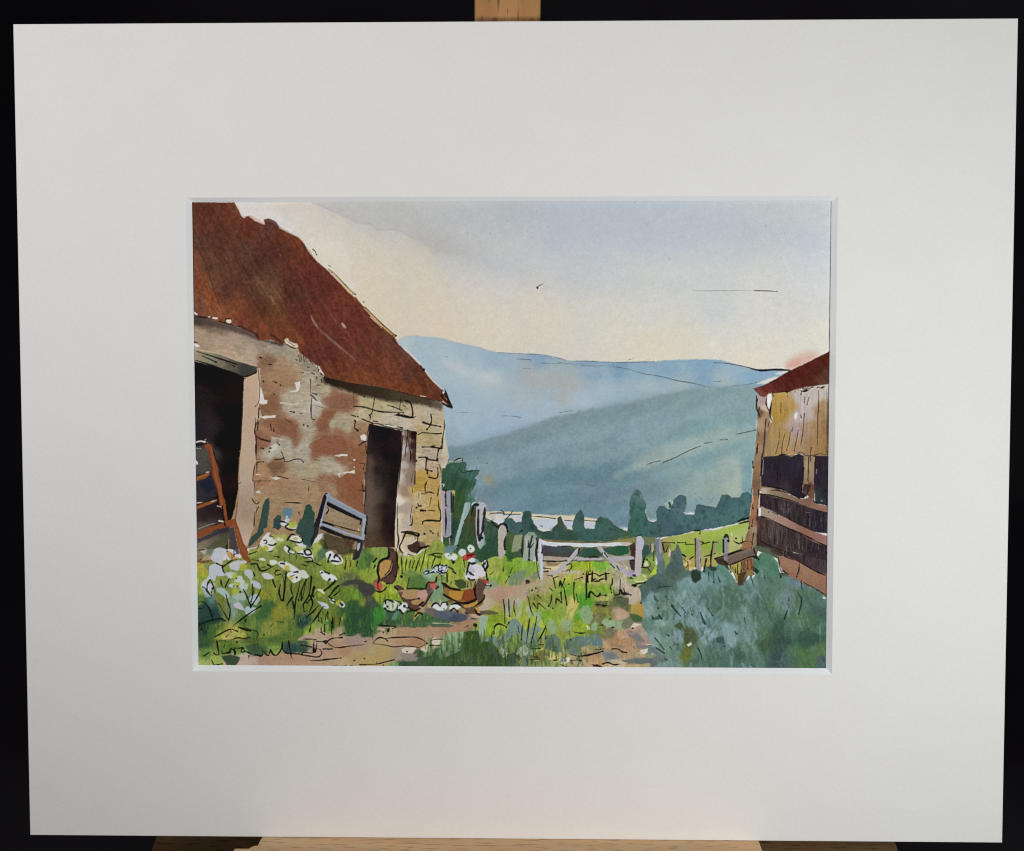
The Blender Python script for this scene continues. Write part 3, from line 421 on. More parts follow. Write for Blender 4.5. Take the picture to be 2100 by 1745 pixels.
ell('F', "1668,720,14,34,15", 'd8cfcb', op=.8)
flat('L', "900,1180 1300,1480 1500,1540 1900,1600 1900,1720 1500,1600 1180,1480 900,1420", '3f3230', 1, 1, label='board_2')
# dark openings, rails and boards
area("L 1000,190 1100,180 1200,170 1260,140 1380,185 1480,140 1560,160 1560,330 1540,560 1540,680 1600,720 1560,770 1450,745 1300,660 1100,610 970,590 960,300", "L 1100,300,2d2830 1300,300,2f2a33 1450,300,302c38 1200,500,312830 1400,500,2e2833 1050,450,352c36 1500,600,2b2228 1300,590,3c3438", soft=.9, rag=.9, p=2, label='opening')
area("L 1700,170 1910,170 1910,860 1720,830 1700,500", "L 1800,250,33292e 1800,500,322a35 1850,700,2f2a30 1760,780,333c3a 1870,350,2f2730", soft=.9, rag=.9, p=2, label='opening')
area("L 950,700 1100,720 1350,790 1600,850 1910,960 1910,1260 1700,1230 1500,1150 1300,1040 1100,930 940,890", "L 1000,760,3c3036 1100,850,382f35 1300,850,3f363a 1500,950,403636 1700,1050,332d36 1850,1150,302a33 1400,1000,35302f 1200,900,3a3034", soft=.9, rag=.9, p=2, label='board')
area("L 920,1000 1050,1040 1300,1130 1500,1240 1700,1350 1910,1440 1910,1640 1600,1560 1350,1500 1150,1420 900,1350 890,1200", "L 1000,1130,4a3c38 1150,1200,4d4344 1300,1250,463b3c 1500,1400,3f3536 1700,1450,352e33 1850,1520,332c30 1100,1350,453a3a 1300,1420,40363a 950,1280,42332f", soft=.9, rag=.9, p=2, label='board_2')
area("L 1100,1400 1300,1490 1500,1545 1900,1640/U 1880,260 1700,215 1500,100 1400,50 1200,-20 1100,-60", "U 1500,60,3d3034 1700,130,42363a 1800,180,4a3e42 1600,60,463a3e/L 1200,1440,4a3c38 1500,1560,3a3034", soft=.9, label='board_2')
grain("L 950,700 1910,960 1910,1560 900,1350", 1.55, 26, 4, 0.22, 51)
area("L 970,620 1100,620 1300,680 1480,760 1560,770 1640,740 1700,780 1720,830 1910,870 1910,960 1700,910 1500,840 1300,780 1100,730 965,700", "L 1010,650,b09d90 1150,690,84745c 1300,730,7d6a55 1450,790,7d6656 1600,800,7a5a48 1750,870,86665a 1870,910,8a645c", soft=.9, rag=.8, p=2, label='rail')
area("L 960,870 1080,930 1200,990 1340,1050 1500,1140 1700,1230 1910,1290 1910,1450 1700,1370 1500,1250 1300,1150 1100,1070 960,1010", "L 1000,960,9a8a74 1100,1000,9c8574 1250,1070,9a7a6e 1400,1130,8f7064 1550,1190,86604e 1700,1280,8a655a 1850,1370,8f6860 1600,1280,855c4c", soft=.9, rag=.8, p=2, label='rail_2')
area("L 1590,180 1630,170 1720,190 1710,500 1700,780 1640,760 1600,700 1620,520 1560,500 1570,330", "L 1600,300,9c8968 1680,300,8f7266 1600,470,8f8060 1680,480,8a6f60 1660,650,5a3c32 1620,720,6a4436 1690,720,7a5440", soft=.9, rag=.8, p=2, label='upright')
area("L 1560,560 1660,580 1600,750 1540,690", '2f2226', op=.8); ink('L', "1630,180 1625,350 1620,520|1650,170 1660,250|1720,200 1715,400 1705,560|1710,560 1700,800|1560,330 1550,560|1110,650 1200,650 1380,700 1500,765|980,590 1100,600 1300,640|950,700 1130,725 1340,780 1500,830|1715,820 1880,855|1090,935 1200,990|1070,960 1075,930|960,1010 1080,1050 1300,1160 1450,1230|1380,1190 1500,1245 1530,1280|1350,1050 1480,1120|1560,1150 1640,1170|1500,1240 1700,1345 1880,1430|950,1350 1080,1420 1250,1490|1150,1480 1260,1530|1300,1500 1400,1560", 13)
brush('L', "1245,890 1250,920|1350,900 1350,960|1430,1140 1440,1180|1180,1210 1185,1260|1380,1420 1385,1480|1490,1360 1500,1470|1340,850 1330,880|1590,960 1650,960|1200,1300 1190,1400|1320,1430 1315,1520|1540,1440 1545,1480|1090,1290 1095,1340", 11, '9a8a86', .55); brush('L', "1740,360 1735,420|1690,540 1700,560|1800,790 1820,800|1000,230 985,430", 15, 'a9b3b8', .6)
r5 = np.random.RandomState(15)
for _ in range(420):      # slats seen through the rails
    x = r5.uniform(2020, 2200); y = r5.uniform(1205, 1560); k = LABELS[lab[int(y-Y0), int(x-X0)]]
    if k not in ('board', 'board_2', 'opening'): continue
    l = r5.uniform(8, 26); y2 = min(y+l, 1640)
    if lab[int(y2-Y0), int(x-X0)] != L(k): continue
    brush('Z', "%f,%f %f,%f" % (x, y, x+r5.uniform(-1, 1), y2), r5.uniform(1.2, 2.8), r5.choice(['17141a', '1f1a20', '5a4e4e', '6b5e5c', '241e24', '4a4042']) if k != 'opening' else r5.choice(['1f1b22', '3d3742', '2a2630']), r5.uniform(.35, .8), soft=.8)
# bottom sill plank
area("U 1190,-10 1340,0 1500,80 1700,190 1900,250 1900,560 1870,540 1700,450 1500,350 1370,280 1260,200 1210,80", "U 1300,100,93705a 1400,150,95705a 1550,200,94705a 1700,300,8f6a55 1800,420,8a6350 1450,250,8a6652 1300,200,86624f", soft=.9, rag=.8, p=2, label='sill')
ink('U', "1500,90 1490,200 1460,280|1270,200 1350,250|1300,0 1420,50|1480,60 1700,190 1860,260|1200,0 1230,150 1260,240|1560,360 1700,440 1870,540|1530,330 1530,460", 15)
# corner post
POST = "F 1305,530 1385,540 1400,660 1445,720 1420,830 1390,900 1370,1020 1350,1150 1340,1280/L 960,300 950,560 940,700 930,900 915,1150 900,1300 900,1400 880,1440 760,1460 700,1450 720,1380 790,1200 805,1000 820,890 850,700 840,550 865,250 890,0/F 1310,850"
area(POST, "F 1350,580,a5908c 1380,640,bcaa98 1330,700,6a5340 1370,730,9a7f66 1350,800,a48a70 1400,790,937a5a 1340,950,8a6c54 1370,960,86684e/L 930,50,9a7d66 900,200,8f735c 920,330,8d6c50 880,450,80664c 900,560,6f5844 890,650,7b6048 880,850,96694c 870,950,9c6c50 880,1100,8f6a55 870,1200,97806c 850,1300,8d6f56 760,1400,96704f 740,1280,7a604a 800,1150,8f6f52 930,1080,7a3f2f 860,1400,86705c", soft=.9, rag=.9, p=2.2, s0=5, warp=4, label='post', st=2)
flat('F', "1410,515 1440,515 1445,560 1420,660 1400,640 1395,560|1415,680 1450,740 1435,790 1420,720", 'dcdcd6', .8, .7); brush('L', "860,260 840,450 835,560|850,640 845,700 855,800|825,890 810,1000|850,800 830,860", 10, 'd0c3ae', .75)
ink('F', "1300,540 1300,580|1310,560 1300,640 1330,720 1335,740|1330,640 1320,690|1395,560 1390,610 1420,680|1440,600 1425,700 1440,760|1390,750 1380,850 1370,1000 1355,1100|1320,880 1325,910|1315,980 1305,1060|1420,770 1410,820", 11, '3a2a20')
ink('L', "975,150 970,320 955,440|850,250 855,330|830,640 840,700|930,640 930,740|915,920 910,1060|860,1250 840,1400|850,1050 835,1150|800,1060 795,1180|900,150 905,60|700,1290 710,1370 740,1410|640,1390 700,1380 760,1360 820,1370|875,1500 890,1560|840,850 850,900", 15, '2b1f18')
area(SH_ROOF, "F 1900,200,55281f 1800,260,5a2822 1700,330,56251f 1600,380,572521 1500,430,5c2a26 1400,470,6a302b 1320,480,75403a 1360,530,7d4239 1900,300,51281f 1950,400,5e4030 1700,420,5a2c22 1800,380,56281f 1940,340,5c3a2c", soft=.9, rag=.8, p=2, s0=8, label='shed_roof')
grain(SH_ROOF, 0.9, 20, 4, 0.10, 61)
brush('F', "1310,420 1400,395 1480,370", 22, 'd9d3c9', .7); ink('F', "1460,505 1580,495|1690,480 1750,490 1800,465 1830,450|1870,455 1900,462 1930,448|1450,500 1460,540|1240,280 1340,297 1470,290 1610,296|1730,470 1790,470", 13); brush('F', "1700,478 1730,478|1780,475 1820,465|1880,462 1900,470", 10, 'd8cfc8', .8)
brush('L', "1000,190 1080,175 1180,175 1250,145 1310,150 1390,185 1450,165 1490,120 1540,125 1590,165 1700,160 1780,140 1890,155", 9, '26201f', .9); brush('L', "1340,155 1370,155|1440,150 1470,145|1520,145 1560,160", 13, 'd5c8b8', .8)
brush('Z', "2211,535 2208,750 2205,1000 2201,1300 2196,1776", 3.2, '2a2826', .72, sm=False)

area("J 170,800 700,838 1060,848 1500,780 1560,770 1800,780 1800,1400 1300,1300 170,1300", "J 300,840,7d7048 700,850,7a6c48 1100,850,8a7a50 1400,820,8f8848 1690,850,6f7a52 1700,950,5f7a5a 1700,1100,8fae45 1740,1250,7a8a48 1660,1000,48605a 1300,1100,a89f84 400,1000,55584c 900,1000,4a5c4a", soft=1, rag=1, p=2, s0=8, label='field')
area("M -60,500 140,420 300,560 400,640 -60,660", "M 80,480,80766a 200,540,8f7c66 100,600,8a7040", soft=1, label='grass')
# ------------------------------------------------------------------ ground: grass, verge and track
GROUND = ("M -80,640 130,600 350,590 640,560 830,520 850,420 950,400 1050,330 1180,230 1250,205 1330,225 1420,240 1560,400 1750,360 1850,280 1900,300 2000,470/N 60,440 240,505 400,420 500,440 600,400 720,395 850,395 900,412 1040,480 1150,505 1300,505 1450,400 1540,310 1600,300 1650,310 1700,400 1760,440 1850,480 1950,520 2100,560/"
          "S 300,80 480,0 640,-20 700,40 850,20 1050,60 1180,130/J 240,1130 600,1120 900,1110 1290,1130 1420,1200/T 800,230 980,260 1100,100 1300,100 1500,100 1560,300/U 2100,760 2100,1700/Q -100,1200 -100,-300")
GW = ("M 200,800,a3ad3f 180,720,a8a040 300,650,8a8f5a 250,950,95a060 300,1150,6f8a75 200,1250,3d5a4f 350,1300,2f4a44 450,1150,6f7a3a 480,1250,7a8448 650,1100,93a890 650,1250,83998c 780,1300,5f7f45 800,1450,5c7a3f 1100,900,7f8a3f 1080,1050,8a8f35 1100,1200,4a6b3a 1030,1300,4f713f 1300,1320,929135 1350,1050,7b8440 1200,700,8a9245 1050,550,84904a 1700,650,7a8a40 1350,450,7d8c45 950,420,9aa050 1800,450,a3ad55 1850,950,7d8a3d 1600,1430,2f4a44 1400,1500,65773a 2000,1500,4a6a35 900,1500,7a8a3f 1950,700,869840 1200,300,a8ac5c 2000,320,3f4a3a 500,700,8f9a4a 700,800,8a9a55 150,950,98a545 150,1150,5f7a3f 550,1000,7f9048 1150,380,909a4c 950,650,7f8f42 1550,700,7d8a44 1500,900,737f3c 1700,900,6f7c3a 1550,1200,6b7c38 1750,1250,6f7f3a 950,760,86904a/"
      "N 200,350,3a3a28 300,330,4a3a2a 400,420,4a4a2a 350,600,9a9f3f 200,680,8a9a3f 650,600,4a6a3a 780,480,8aa050 600,800,92a53a 680,750,8fa53f 350,880,6a7448 500,920,5a5c46 600,980,4a4a42 350,1020,6d8a35 480,1030,6f9a35 900,1080,90a535 940,960,a5b83f 950,830,a5a84a 750,1100,98aa30 500,1130,7a8a35 1100,600,9fae3f 1400,600,9fb045 1300,680,9aab3f 1250,760,6f8a4a 1450,790,8fa880 1250,900,5f7a3f 1350,850,5a7a42 1200,830,6a8a40 1650,620,a5b545 1850,650,8fa540 1750,800,a5ad4a 1600,1000,7a9a7a 1550,1080,8a9f78 1400,960,5f7f45 450,1200,4a6a35 300,1300,3f6038 550,1350,35573f 450,1450,2f5038 780,1300,3f8a3a 720,1400,3f8038 950,1350,4a7a5f 1200,1400,4a6a40 1450,1380,4a6f48 640,1180,4d4d4a 200,1100,6f8035 100,1280,6f8538 150,1420,75752f 1450,1210,b09a72 1400,1260,a58a70 1100,900,98a845 1050,560,a5b04a 1100,480,b5b070 1500,440,8a9a45 720,640,8aa545 560,620,5f8a40 860,520,7a9a4a/"
      "Q 1100,900,ad8a75 900,950,b9a595 1500,900,b08a72 1700,850,b2967f 1900,800,ad9079 1700,590,a9b060 700,530,a8a84a 550,580,c0b060 450,560,909a3a 400,930,9aab55 250,850,6f8f45 200,680,3a5a40 200,450,2a4238 900,640,5a7035 1100,560,808f3f 1350,450,7a8a3f 1200,680,5f7a38 550,700,5f8035 1200,760,7a9a45 1450,750,35504a 1600,770,3a5548 1550,560,5a7a38 1700,500,90ad45 2000,430,3f6038 1800,575,b5a57f 1850,660,b29b85 250,960,a5b565 780,900,bda899 1650,950,b08e74 2000,900,b09578 350,500,4a6a3a 100,560,35553a 1150,480,8a9040 950,480,4f7040 1000,250,5a7a3a 1450,560,6a7f38 1600,690,4a5f48 750,760,6f9045 1000,800,45603f 1250,850,a5a565 640,950,b5a090/"
      "R 100,700,a98b72 450,620,a08a85 600,680,a88f78 700,780,ad9c70 300,800,a98768 500,900,ad966a 900,550,b39b7c 1200,530,ac8a6c 1500,500,ad8a6e 1800,470,a98468 1950,440,a88265 1100,650,ad8c6e 1300,660,a57d60 1450,600,b29a82 1550,660,cdbfad 1150,790,cdc3b5 1250,870,8a8078 1100,860,a08d7a 800,850,ad9560 1700,640,8faa7a 1850,600,86a585 1450,850,6f9060 1330,810,3a5538 1400,930,54685f 1150,980,3f5545 1000,960,7a9a65 1750,900,4a5f30 1650,850,5f8a58 2000,700,4a6a38 2050,900,45602f 1900,900,4a5f3a 1560,900,3f5a45 1250,980,455a4a 1450,740,cac0ac 300,980,b59f78 400,540,3f5f38 600,520,35553a 200,560,b5a080 900,430,3f5a40 1200,430,45654a 1350,400,4a6a48 1700,420,4a6a50 80,470,8fad4a/"
      "S 180,1250,3f5528 200,1400,45602f 60,1500,3a5238 450,1400,3c4f3f 350,1450,38503a 20,1150,90aa90 480,850,86a030 450,1000,92b535 560,1050,9fb84a 480,720,a0a04a 400,650,b5a58f 600,530,a8846f 500,500,b0937f 350,560,b2a291 900,450,a59078 750,600,ab9c88 880,760,9aa845 1200,800,7aa535 1300,800,8aaa38 1450,780,8aa545 1600,800,a5b050 1600,720,bdb068 1560,790,c5b570 1700,850,55a035 1750,650,5f9f30 1700,960,8fae35 1950,850,7a7a55 1950,750,80803a 2000,660,5f5f3f 950,900,a5b545 1100,880,9fb545 600,1200,748a80 450,1180,6f8a85 1500,1100,8a9a45 750,1150,7f9a50 950,1180,6a806a 1150,1400,8a8045 1300,1400,b0b060 1700,1320,a89a70 1900,1400,ad8a68 1800,1420,ad8d6c 1250,1500,8a9a5f 1000,1500,7a8550 600,1500,55653a 1700,1500,a59a75 2050,1220,a58a68 550,300,86a540 700,180,7fa038 1000,180,86a845 500,200,9faa50 620,350,a0a850 450,420,8a9a7c 1050,330,9a9468 1250,330,a89a68 1100,430,a5946f 1500,330,a8b045 1400,420,90a845 1600,450,82a838 1500,480,78a835 1700,400,9aae45 1850,430,80a53a 1300,600,8a9a45 1100,620,8a9045 1900,300,b8a868 2050,560,a0a055 1300,280,b5a57a 1700,280,b5a56a 1250,700,93a550 1400,640,8f9f4a/"
      "J 350,1180,b5a580 450,1230,c0b59a 700,1170,8fa832 850,1180,a0b030 1050,1170,7ab03a 1200,1190,9aad70 1330,1150,b5a58f 500,1310,a59a6a 900,1310,c5b478 1100,1310,a8a468 1250,1300,a8a080 300,1340,a5907a/"
      "T 50,650,4a9530 350,450,80a53a 550,250,a0a870 600,330,b5aa98 700,450,b5a592 760,600,b5a590 300,560,a8a55a 550,630,5c6448 350,680,6a6a3f 650,690,6f7048 800,720,b09545 860,780,b58f38 550,780,b5947f 350,780,808045 300,850,70704a 800,860,4a6545 700,930,75785c 550,980,8a9a75 250,1050,75853f 420,1080,7a7558 650,1050,ad8c78 550,1080,b28e6f 500,1200,a98562 700,1200,ac8868 800,1130,7f7a78 900,1180,9a8578 780,1000,b59c88 650,1320,a5876a 880,1400,a89070 1000,1380,8a8a70 850,1470,5f6d68 1000,1320,68787a 1050,1430,657570 400,1380,70777a 300,1450,b09068 800,1520,b0936c 480,1480,b5a58a 150,1400,ad8f6c 250,1280,8a8a60 900,1080,a39684 900,280,9aab60 1050,200,a5b838 1000,120,8faa45 1180,180,8fae38 1450,180,a59a50 750,330,93a560 950,330,8a9a58")
area(GROUND, GW, soft=1.2, rag=1.6, big=2.5, p=3.0, s0=7, warp=7, label='grass', st=3)
m = mask_poly(multi(GROUND), 2, 1); a, d, b = m
img[b[1]:b[3], b[0]:b[2]] *= (1 + a*(0.06*N6 + 0.05*N20)[b[1]:b[3], b[0]:b[2]])[..., None]
grain(GROUND, 1.5, 16, 3, 0.07, 71)
# the earth track keeps its own id: it runs from the gate past the hens to the front edge
TRACK = ("O 2300,480 2100,640 1850,690 1700,860 1650,1010 1580,1140 1200,1180 850,1200 560,1190 350,1190 320,1240 380,1250 260,1340 0,1330/Q 1800,520 1600,590 1520,640 1780,650 1770,800 1500,830 1050,850 720,890 690,1000 800,1040 1500,1060 2100,1060/R 900,1000 1000,940 1320,860 1340,760 1650,720 1650,600 1960,540 2060,420/S 300,900 390,780 480,700 640,620 850,600 1000,470 1130,420 1300,380 1160,290 950,400 500,430 370,560")
TW = ("Q 1100,900,ad8a75 900,960,b9a595 1500,910,b08a72 1700,850,b2967f 1900,800,ad9079 1850,660,b29b85 780,960,bda899 1650,950,b08e74 2000,900,b09578 1700,690,b09a86 1300,980,ae8c74/R 100,700,a98b72 450,620,a08a85 600,680,a88f78 700,780,ad9c70 300,800,a98768 500,900,ad966a 900,550,b39b7c 1200,530,ac8a6c 1500,500,ad8a6e 1800,470,a98468 1950,440,a88265 1100,650,ad8c6e 1300,660,a57d60 1450,600,b29a82 1100,860,a08d7a 800,850,ad9560 300,980,b59f78 200,560,b5a080 650,950,ae9a64/"
      "S 400,650,b5a58f 600,530,a8846f 500,500,b0937f 350,560,b2a291 900,450,a99a80 750,600,ab9c88 480,720,aca07a 1130,400,a89a78 640,470,ae8e78")
area(TRACK, TW, soft=1.1, rag=1.6, big=2.0, p=2.4, s0=9, warp=9, label='track', op=.92)
TRACK2 = "S 1560,1380 1800,1300 2000,1260/T 330,1180 480,1000 650,990 860,1080 1080,1290 1210,1420 1000,1560 200,1570 -300,1560 -300,1400 0,1390"
m = mask_poly(multi(TRACK2), 1, 1); a, d, b = m; lab[b[1]:b[3], b[0]:b[2]][a > .5] = L('track_2')
# the grass bank ends in a dark ragged edge above the track
for t, h in (("N 290,1560 330,1480 420,1540 560,1560 700,1500 740,1430 900,1470 1010,1440 1080,1460 1200,1440 1400,1440 1600,1430 1850,1430 1950,1370 1700,1290 1200,1380 800,1400 500,1400 300,1400", '3d5c3c'), ("Q -20,700 150,700 400,690 600,660 800,680 960,660 1200,670 1500,600 1530,520 1300,560 1100,600 900,600 700,640 400,640 200,560 -20,500", '4a6338')):
    area(t, h, soft=3, rag=2, big=2, op=.5)
# crisp dabs of body colour across the verge and foreground
flat('Q', "465,870 600,845 735,880 700,950 650,1000 540,985", '43523f', rag=1); flat('Q', "310,880 380,850 465,870 490,970 380,1000 330,930", '9cae56', rag=.8); flat('Q', "600,480 700,470 800,570 640,595", 'b7b566', 2, 1.5, op=.8)
flat('Q', "800,720 960,680 970,850 840,800", '3f5742', 2, 2, op=.8); flat('R', "1320,760 1380,790 1400,830 1330,860 1250,820|1570,720 1590,760 1650,745 1560,830 1520,900 1600,930 1720,840 1780,690 1880,760 2100,520 2100,1000 1300,1000 1130,960 1350,900 1540,840", '42583c', 1, 1.6, op=.75)
flat('S', "70,1050 270,1030 310,1230 330,1400 30,1400", '3e562c', .9, 1.2); flat('S', "330,1180 430,1190 560,1300 620,1460 560,1545 250,1545 310,1300", '3d5034', .9, 1.4); flat('S', "430,1170 330,1190 340,1140 480,1110 560,1150 700,1020 710,900 780,860 850,920 880,1070 800,1080 640,1200 480,1230", '75908a', .9, 1.2)
flat('S', "290,850 330,820 415,830 390,920 370,1130 320,1200 280,1050", '95aa95', .9, 1, op=.95); flat('S', "0,1050 70,1050 30,1280 -60,1250 -160,1060", '8faa8c', 1, 1.4, op=.9)
flat('S', "850,930 870,1060 880,1160 940,1210 1000,1200 1100,1060 1190,1020 1050,940 960,1060 920,1020", '7c9187', .9, 1.2); flat('S', "1200,1100 1330,1080 1420,1150 1440,1330 1380,1340 1200,1290|1500,1160 1560,1140 1700,1100 1840,1140 1850,1080 1960,1080 2000,1180 2010,1270 1900,1240 1820,1230 1700,1270 1680,1370 1560,1370 1470,1270", '5f7772', 1, 1.4, op=.9)
flat('S', "820,560 880,620 860,840 800,860|690,640 740,660 730,820 680,850 660,760|930,700 1000,680 1060,820 980,860", 'a3b0a2', 1.4, 1, op=.75); flat('S', "1060,780 1150,770 1160,860 1120,990 1080,960", '9bb09a', 1, .8, op=.8)
flat('S', "700,1400 740,1340 800,1380 860,1530 650,1535 650,1440", '44594c', 1, 1.2, op=.9); flat('S', "890,1360 960,1370 940,1530 880,1540", '5a7872', 1.5, 1, op=.7); flat('S', "800,1360 830,1280 920,1230 970,1290 1040,1310 1020,1370 900,1390 850,1420", 'a3b39a', 1.2, 1, op=.85)
flat('S', "1030,1290 1190,1270 1180,1300 1060,1340|1230,1350 1300,1350 1370,1420 1250,1450|1050,1420 1130,1450 1060,1470", 'cbbf7c', .9, .8, op=.9); flat('S', "580,1340 560,1290 650,1260 660,1310 610,1390", '9aa9aa', 1, 1, op=.8); flat('S', "610,1400 680,1330 660,1410", 'c8c690', .8, .6)
flat('S', "1400,1440 1440,1410 1475,1450 1490,1410 1560,1410 1530,1470 1480,1500 1420,1490", 'd3ccbf', 1, .8); ell('S', "1500,955,75,95,10 1305,980,72,105,-8", '8fa582', 1.4, 2.2, op=.8); ell('S', "1780,810,90,130,-15", '8ca385', 1.4, 2.2, op=.85); ell('S', "1900,970,48,56,15 2080,930,70,62,0", '93ab88', 1.4, 2.2, op=.8)
flat('S', "1520,800 1560,640 1580,570 1640,640 1620,800 1560,830", 'c0b466', 2, 1.5, op=.75); flat('S', "1690,640 1760,590 1820,640 1700,690 1680,780 1700,900 1600,870 1610,800", '4f9c2e', 2, 1.6, op=.7); flat('S', "1150,780 1230,760 1290,860 1200,880", '6fae32', 3, 2, op=.6); flat('S', "1780,950 1840,995 1830,1030 1790,1020", 'cfd3b4', 1, .8, op=.8)
flat('S', "1890,630 2150,615 2150,700 1920,700", '646644', 1.2, 1.2, op=.85); flat('T', "230,640 470,610 480,590 690,575 700,690 560,680 330,690 240,690", '616848', 1, 1.2, op=.8); flat('T', "470,590 690,575 700,690 560,660", '515c48', 1.2, 1, op=.6)
flat('T', "450,770 490,735 560,730 700,770 700,840 620,885 560,820", 'b39a84', 1.4, 1.6, op=.8); flat('T', "740,780 800,690 830,620 880,600 900,730 910,850 850,840", 'a88c48', 1.4, 1.6, op=.75); flat('T', "700,800 800,810 880,850 870,910 760,910", '48623f', .9, .9); flat('T', "690,670 700,580 800,480 850,540 830,600 760,660", 'b6a592', 1, .9, op=.8)
ell('T', "400,930,80,58,15 560,945,105,48,5 220,975,50,56,10", '92aa88', 1.4, 2.2, op=.8); flat('T', "590,960 620,890 720,890 760,920 700,1000 620,1015", '777a60', .9, .9); flat('T', "760,930 870,945 780,990 720,985", 'c9bdb0', .9, .8); flat('T', "380,1130 420,1000 470,980 470,1080 430,1150 340,1165", '757458', 1.1, 1, op=.8)
flat('T', "650,1050 720,1030 830,1110 930,1190 850,1190 700,1120|780,1240 930,1240 1000,1230 960,1280 800,1285", '7d7674', 1.6, 1.2, op=.75); flat('T', "940,1290 1070,1270 1210,1420 1160,1450 1040,1330", '66757a', 1.2, 1.2, op=.8); flat('T', "590,1450 870,1410 1000,1420 1090,1480 1050,1540 980,1510 880,1495 700,1500", '5c6966', 1.2, 1.2, op=.85); flat('T', "330,1370 480,1340 580,1420 450,1440", '6f777a', 1.5, 1.2, op=.8); flat('T', "700,1520 990,1480 990,1545 640,1545", 'b29a74', 1.2, 1.2, op=.8)
flat('T', "850,1310 960,1285 950,1340 880,1370|820,1340 880,1345 860,1370|1000,1350 1040,1360 1020,1375", 'd0c5b8', 1, .8); flat('T', "470,1220 600,1240 640,1270 500,1260|560,1160 650,1140 640,1160", '86746a', 1.2, .8, op=.7); flat('T', "140,1080 250,1080 330,1170 330,1260 240,1250 120,1230|0,1120 120,1110 130,1230 60,1230", '647d86', 1.1, 1.2, op=.9); flat('T', "330,1180 400,1180 420,1280 340,1270", 'bd9c72', 1.2, 1, op=.7)
flat('R', "1490,640 1560,605 1660,625 1640,705 1490,710|1090,770 1150,745 1300,745 1240,830 1100,810", 'd0c5b6', 1, .9, op=.9); flat('R', "1060,820 1160,830 1250,830 1330,890 1300,930 1130,935", '8b827a', 1.2, 1, op=.8); flat('R', "350,610 480,570 600,640 480,650", 'a08c88', 1.5, 1.2, op=.7); flat('R', "1340,770 1460,700 1560,720 1540,760 1400,800", 'd0c6aa', 1.2, 1, op=.8)
flat('O', "1050,1150 1300,1130 1420,1160 1350,1200 1100,1195", '4c6450', 1, .9, op=.85); brush('O', "1100,1140 1300,1145 1420,1165", 12, 'c9bfa9', .8); flat('R', "1660,560 1750,560 1950,550 1930,780 1700,880 1620,830 1660,720", '8baa84', 1.5, 1.4, op=.6)
flat('S', "420,430 560,400 640,420 900,400 960,420 820,560 560,600 370,560", 'ad8f7a', 4, 3, op=.45); flat('S', "390,440 430,350 500,330 560,400 460,440", '8a9c80', 1.5, 1, op=.8); flat('S', "690,390 720,250 860,200 950,180 900,330 840,400", '728873', 1.5, 1.4, op=.85); flat('S', "1000,300 1050,210 1110,200 1120,290 1040,320", '75866c', 1.5, 1.2, op=.8)

# ------------------------------------------------------------------ blue-green bush, right foreground
BUSH = ("K 300,1480 450,1350 560,1290 570,1030 545,900 640,1050 690,1180 740,1120 760,980 820,960 835,880 870,900 905,1020 930,1180 1000,1230 1080,1265 1200,1250 1250,1180 1400,1180 1420,1120 1500,1160 1600,1290 1690,1440 1745,1380 1790,1290 1840,1245 1890,1330 1930,1260/U 700,400 790,205 830,320 890,250 870,80 910,0 980,-60 1100,-20 1200,90 1235,260 1370,290 1500,355 1700,450 1880,560 1900,1600 -400,1600/"
        "T 1000,1560 1100,1500 1240,1450 1150,1370 1080,1290 1010,1230 960,1090 880,980 880,900 910,850 900,700 860,620 870,520 830,420")
area(BUSH, "T 1000,620,7d9f9c 900,500,4f6a68 1150,650,6a8a7a 980,780,86a3a0 1250,600,6a8a78 1150,800,6f8f80 1500,600,7a9c98 1450,450,6f9290 1300,550,6f938f 1600,400,7a9a98 1700,600,6f9088 1600,900,80a0a2 1500,850,7f9fa5 1000,950,66877a 1200,1000,68897a 1350,1150,7d9aa0 1050,1150,7d9a95 1200,1250,6f9080 1350,1330,6a8a7a 1520,1120,505f3a 1500,1350,6f7a35 1650,1350,5f8068 1800,1100,86a2aa 1900,1080,8ba5ae 1950,1200,5f7578 1900,1350,557868 1300,1480,72928a 1700,1480,5a7860 1100,400,4a6465 950,400,566b60 1200,300,5a6f66 1250,150,4f6868 1150,100,7f9a3a 1350,200,52685f 1150,900,7d9c95 1400,1000,6a8c80 1100,1350,7a988f/"
     "U 300,650,567868 500,550,587864 600,650,547560 800,450,64857f 150,450,6c9290 100,600,7a9c9a 800,320,73958f 1050,150,55836a 950,100,4f7f62 1000,350,55786a 1150,450,5a7f68 1300,600,6f8a88 900,700,557a6a 1100,650,5d7f66 700,850,66897f 1000,900,5a7c68 1500,550,5a7a62 1700,700,4f6f60 1750,650,557568 1750,780,4a6560 1500,850,5a7f60 1700,950,557a5a 100,800,7a9aa0 320,1080,83a0a5 500,1050,7d9ea0 400,1180,5f7c80 800,1100,6f918a 520,1200,7a9c9c 800,1250,688a78 1000,1050,5a7c58 1180,1000,3f5f48 1200,1200,3f5850 1000,1200,466048 1400,1050,4f7260 1550,1150,3f5f50 1700,1150,3a5a4c 1500,1350,4f7a48 1600,1450,537c48 1780,1350,557a50 1830,1480,4a6060 1200,1450,42585a 1350,1450,4f6a62 900,1450,5a7d70 650,1350,4a6f60 500,1350,5a7a72 200,1350,5a7c6a 100,1480,557862 350,1450,527565 1500,350,67808a 300,950,66858a 450,850,5f8070 200,500,5f8078/"
     "K 600,1150,4f6a6a 850,1000,566b68 850,1150,50686a 700,1300,55695f 560,1100,5f7a70 1000,1300,5a7468 1300,1250,55807a 1500,1250,5c8878 1000,1450,75959a 1200,1400,7a9c9f 1400,1400,6a8f8c 700,1450,50685f",
     soft=1.1, rag=1.5, big=1.5, p=2.8, s0=8, warp=9, label='shrub', st=3)
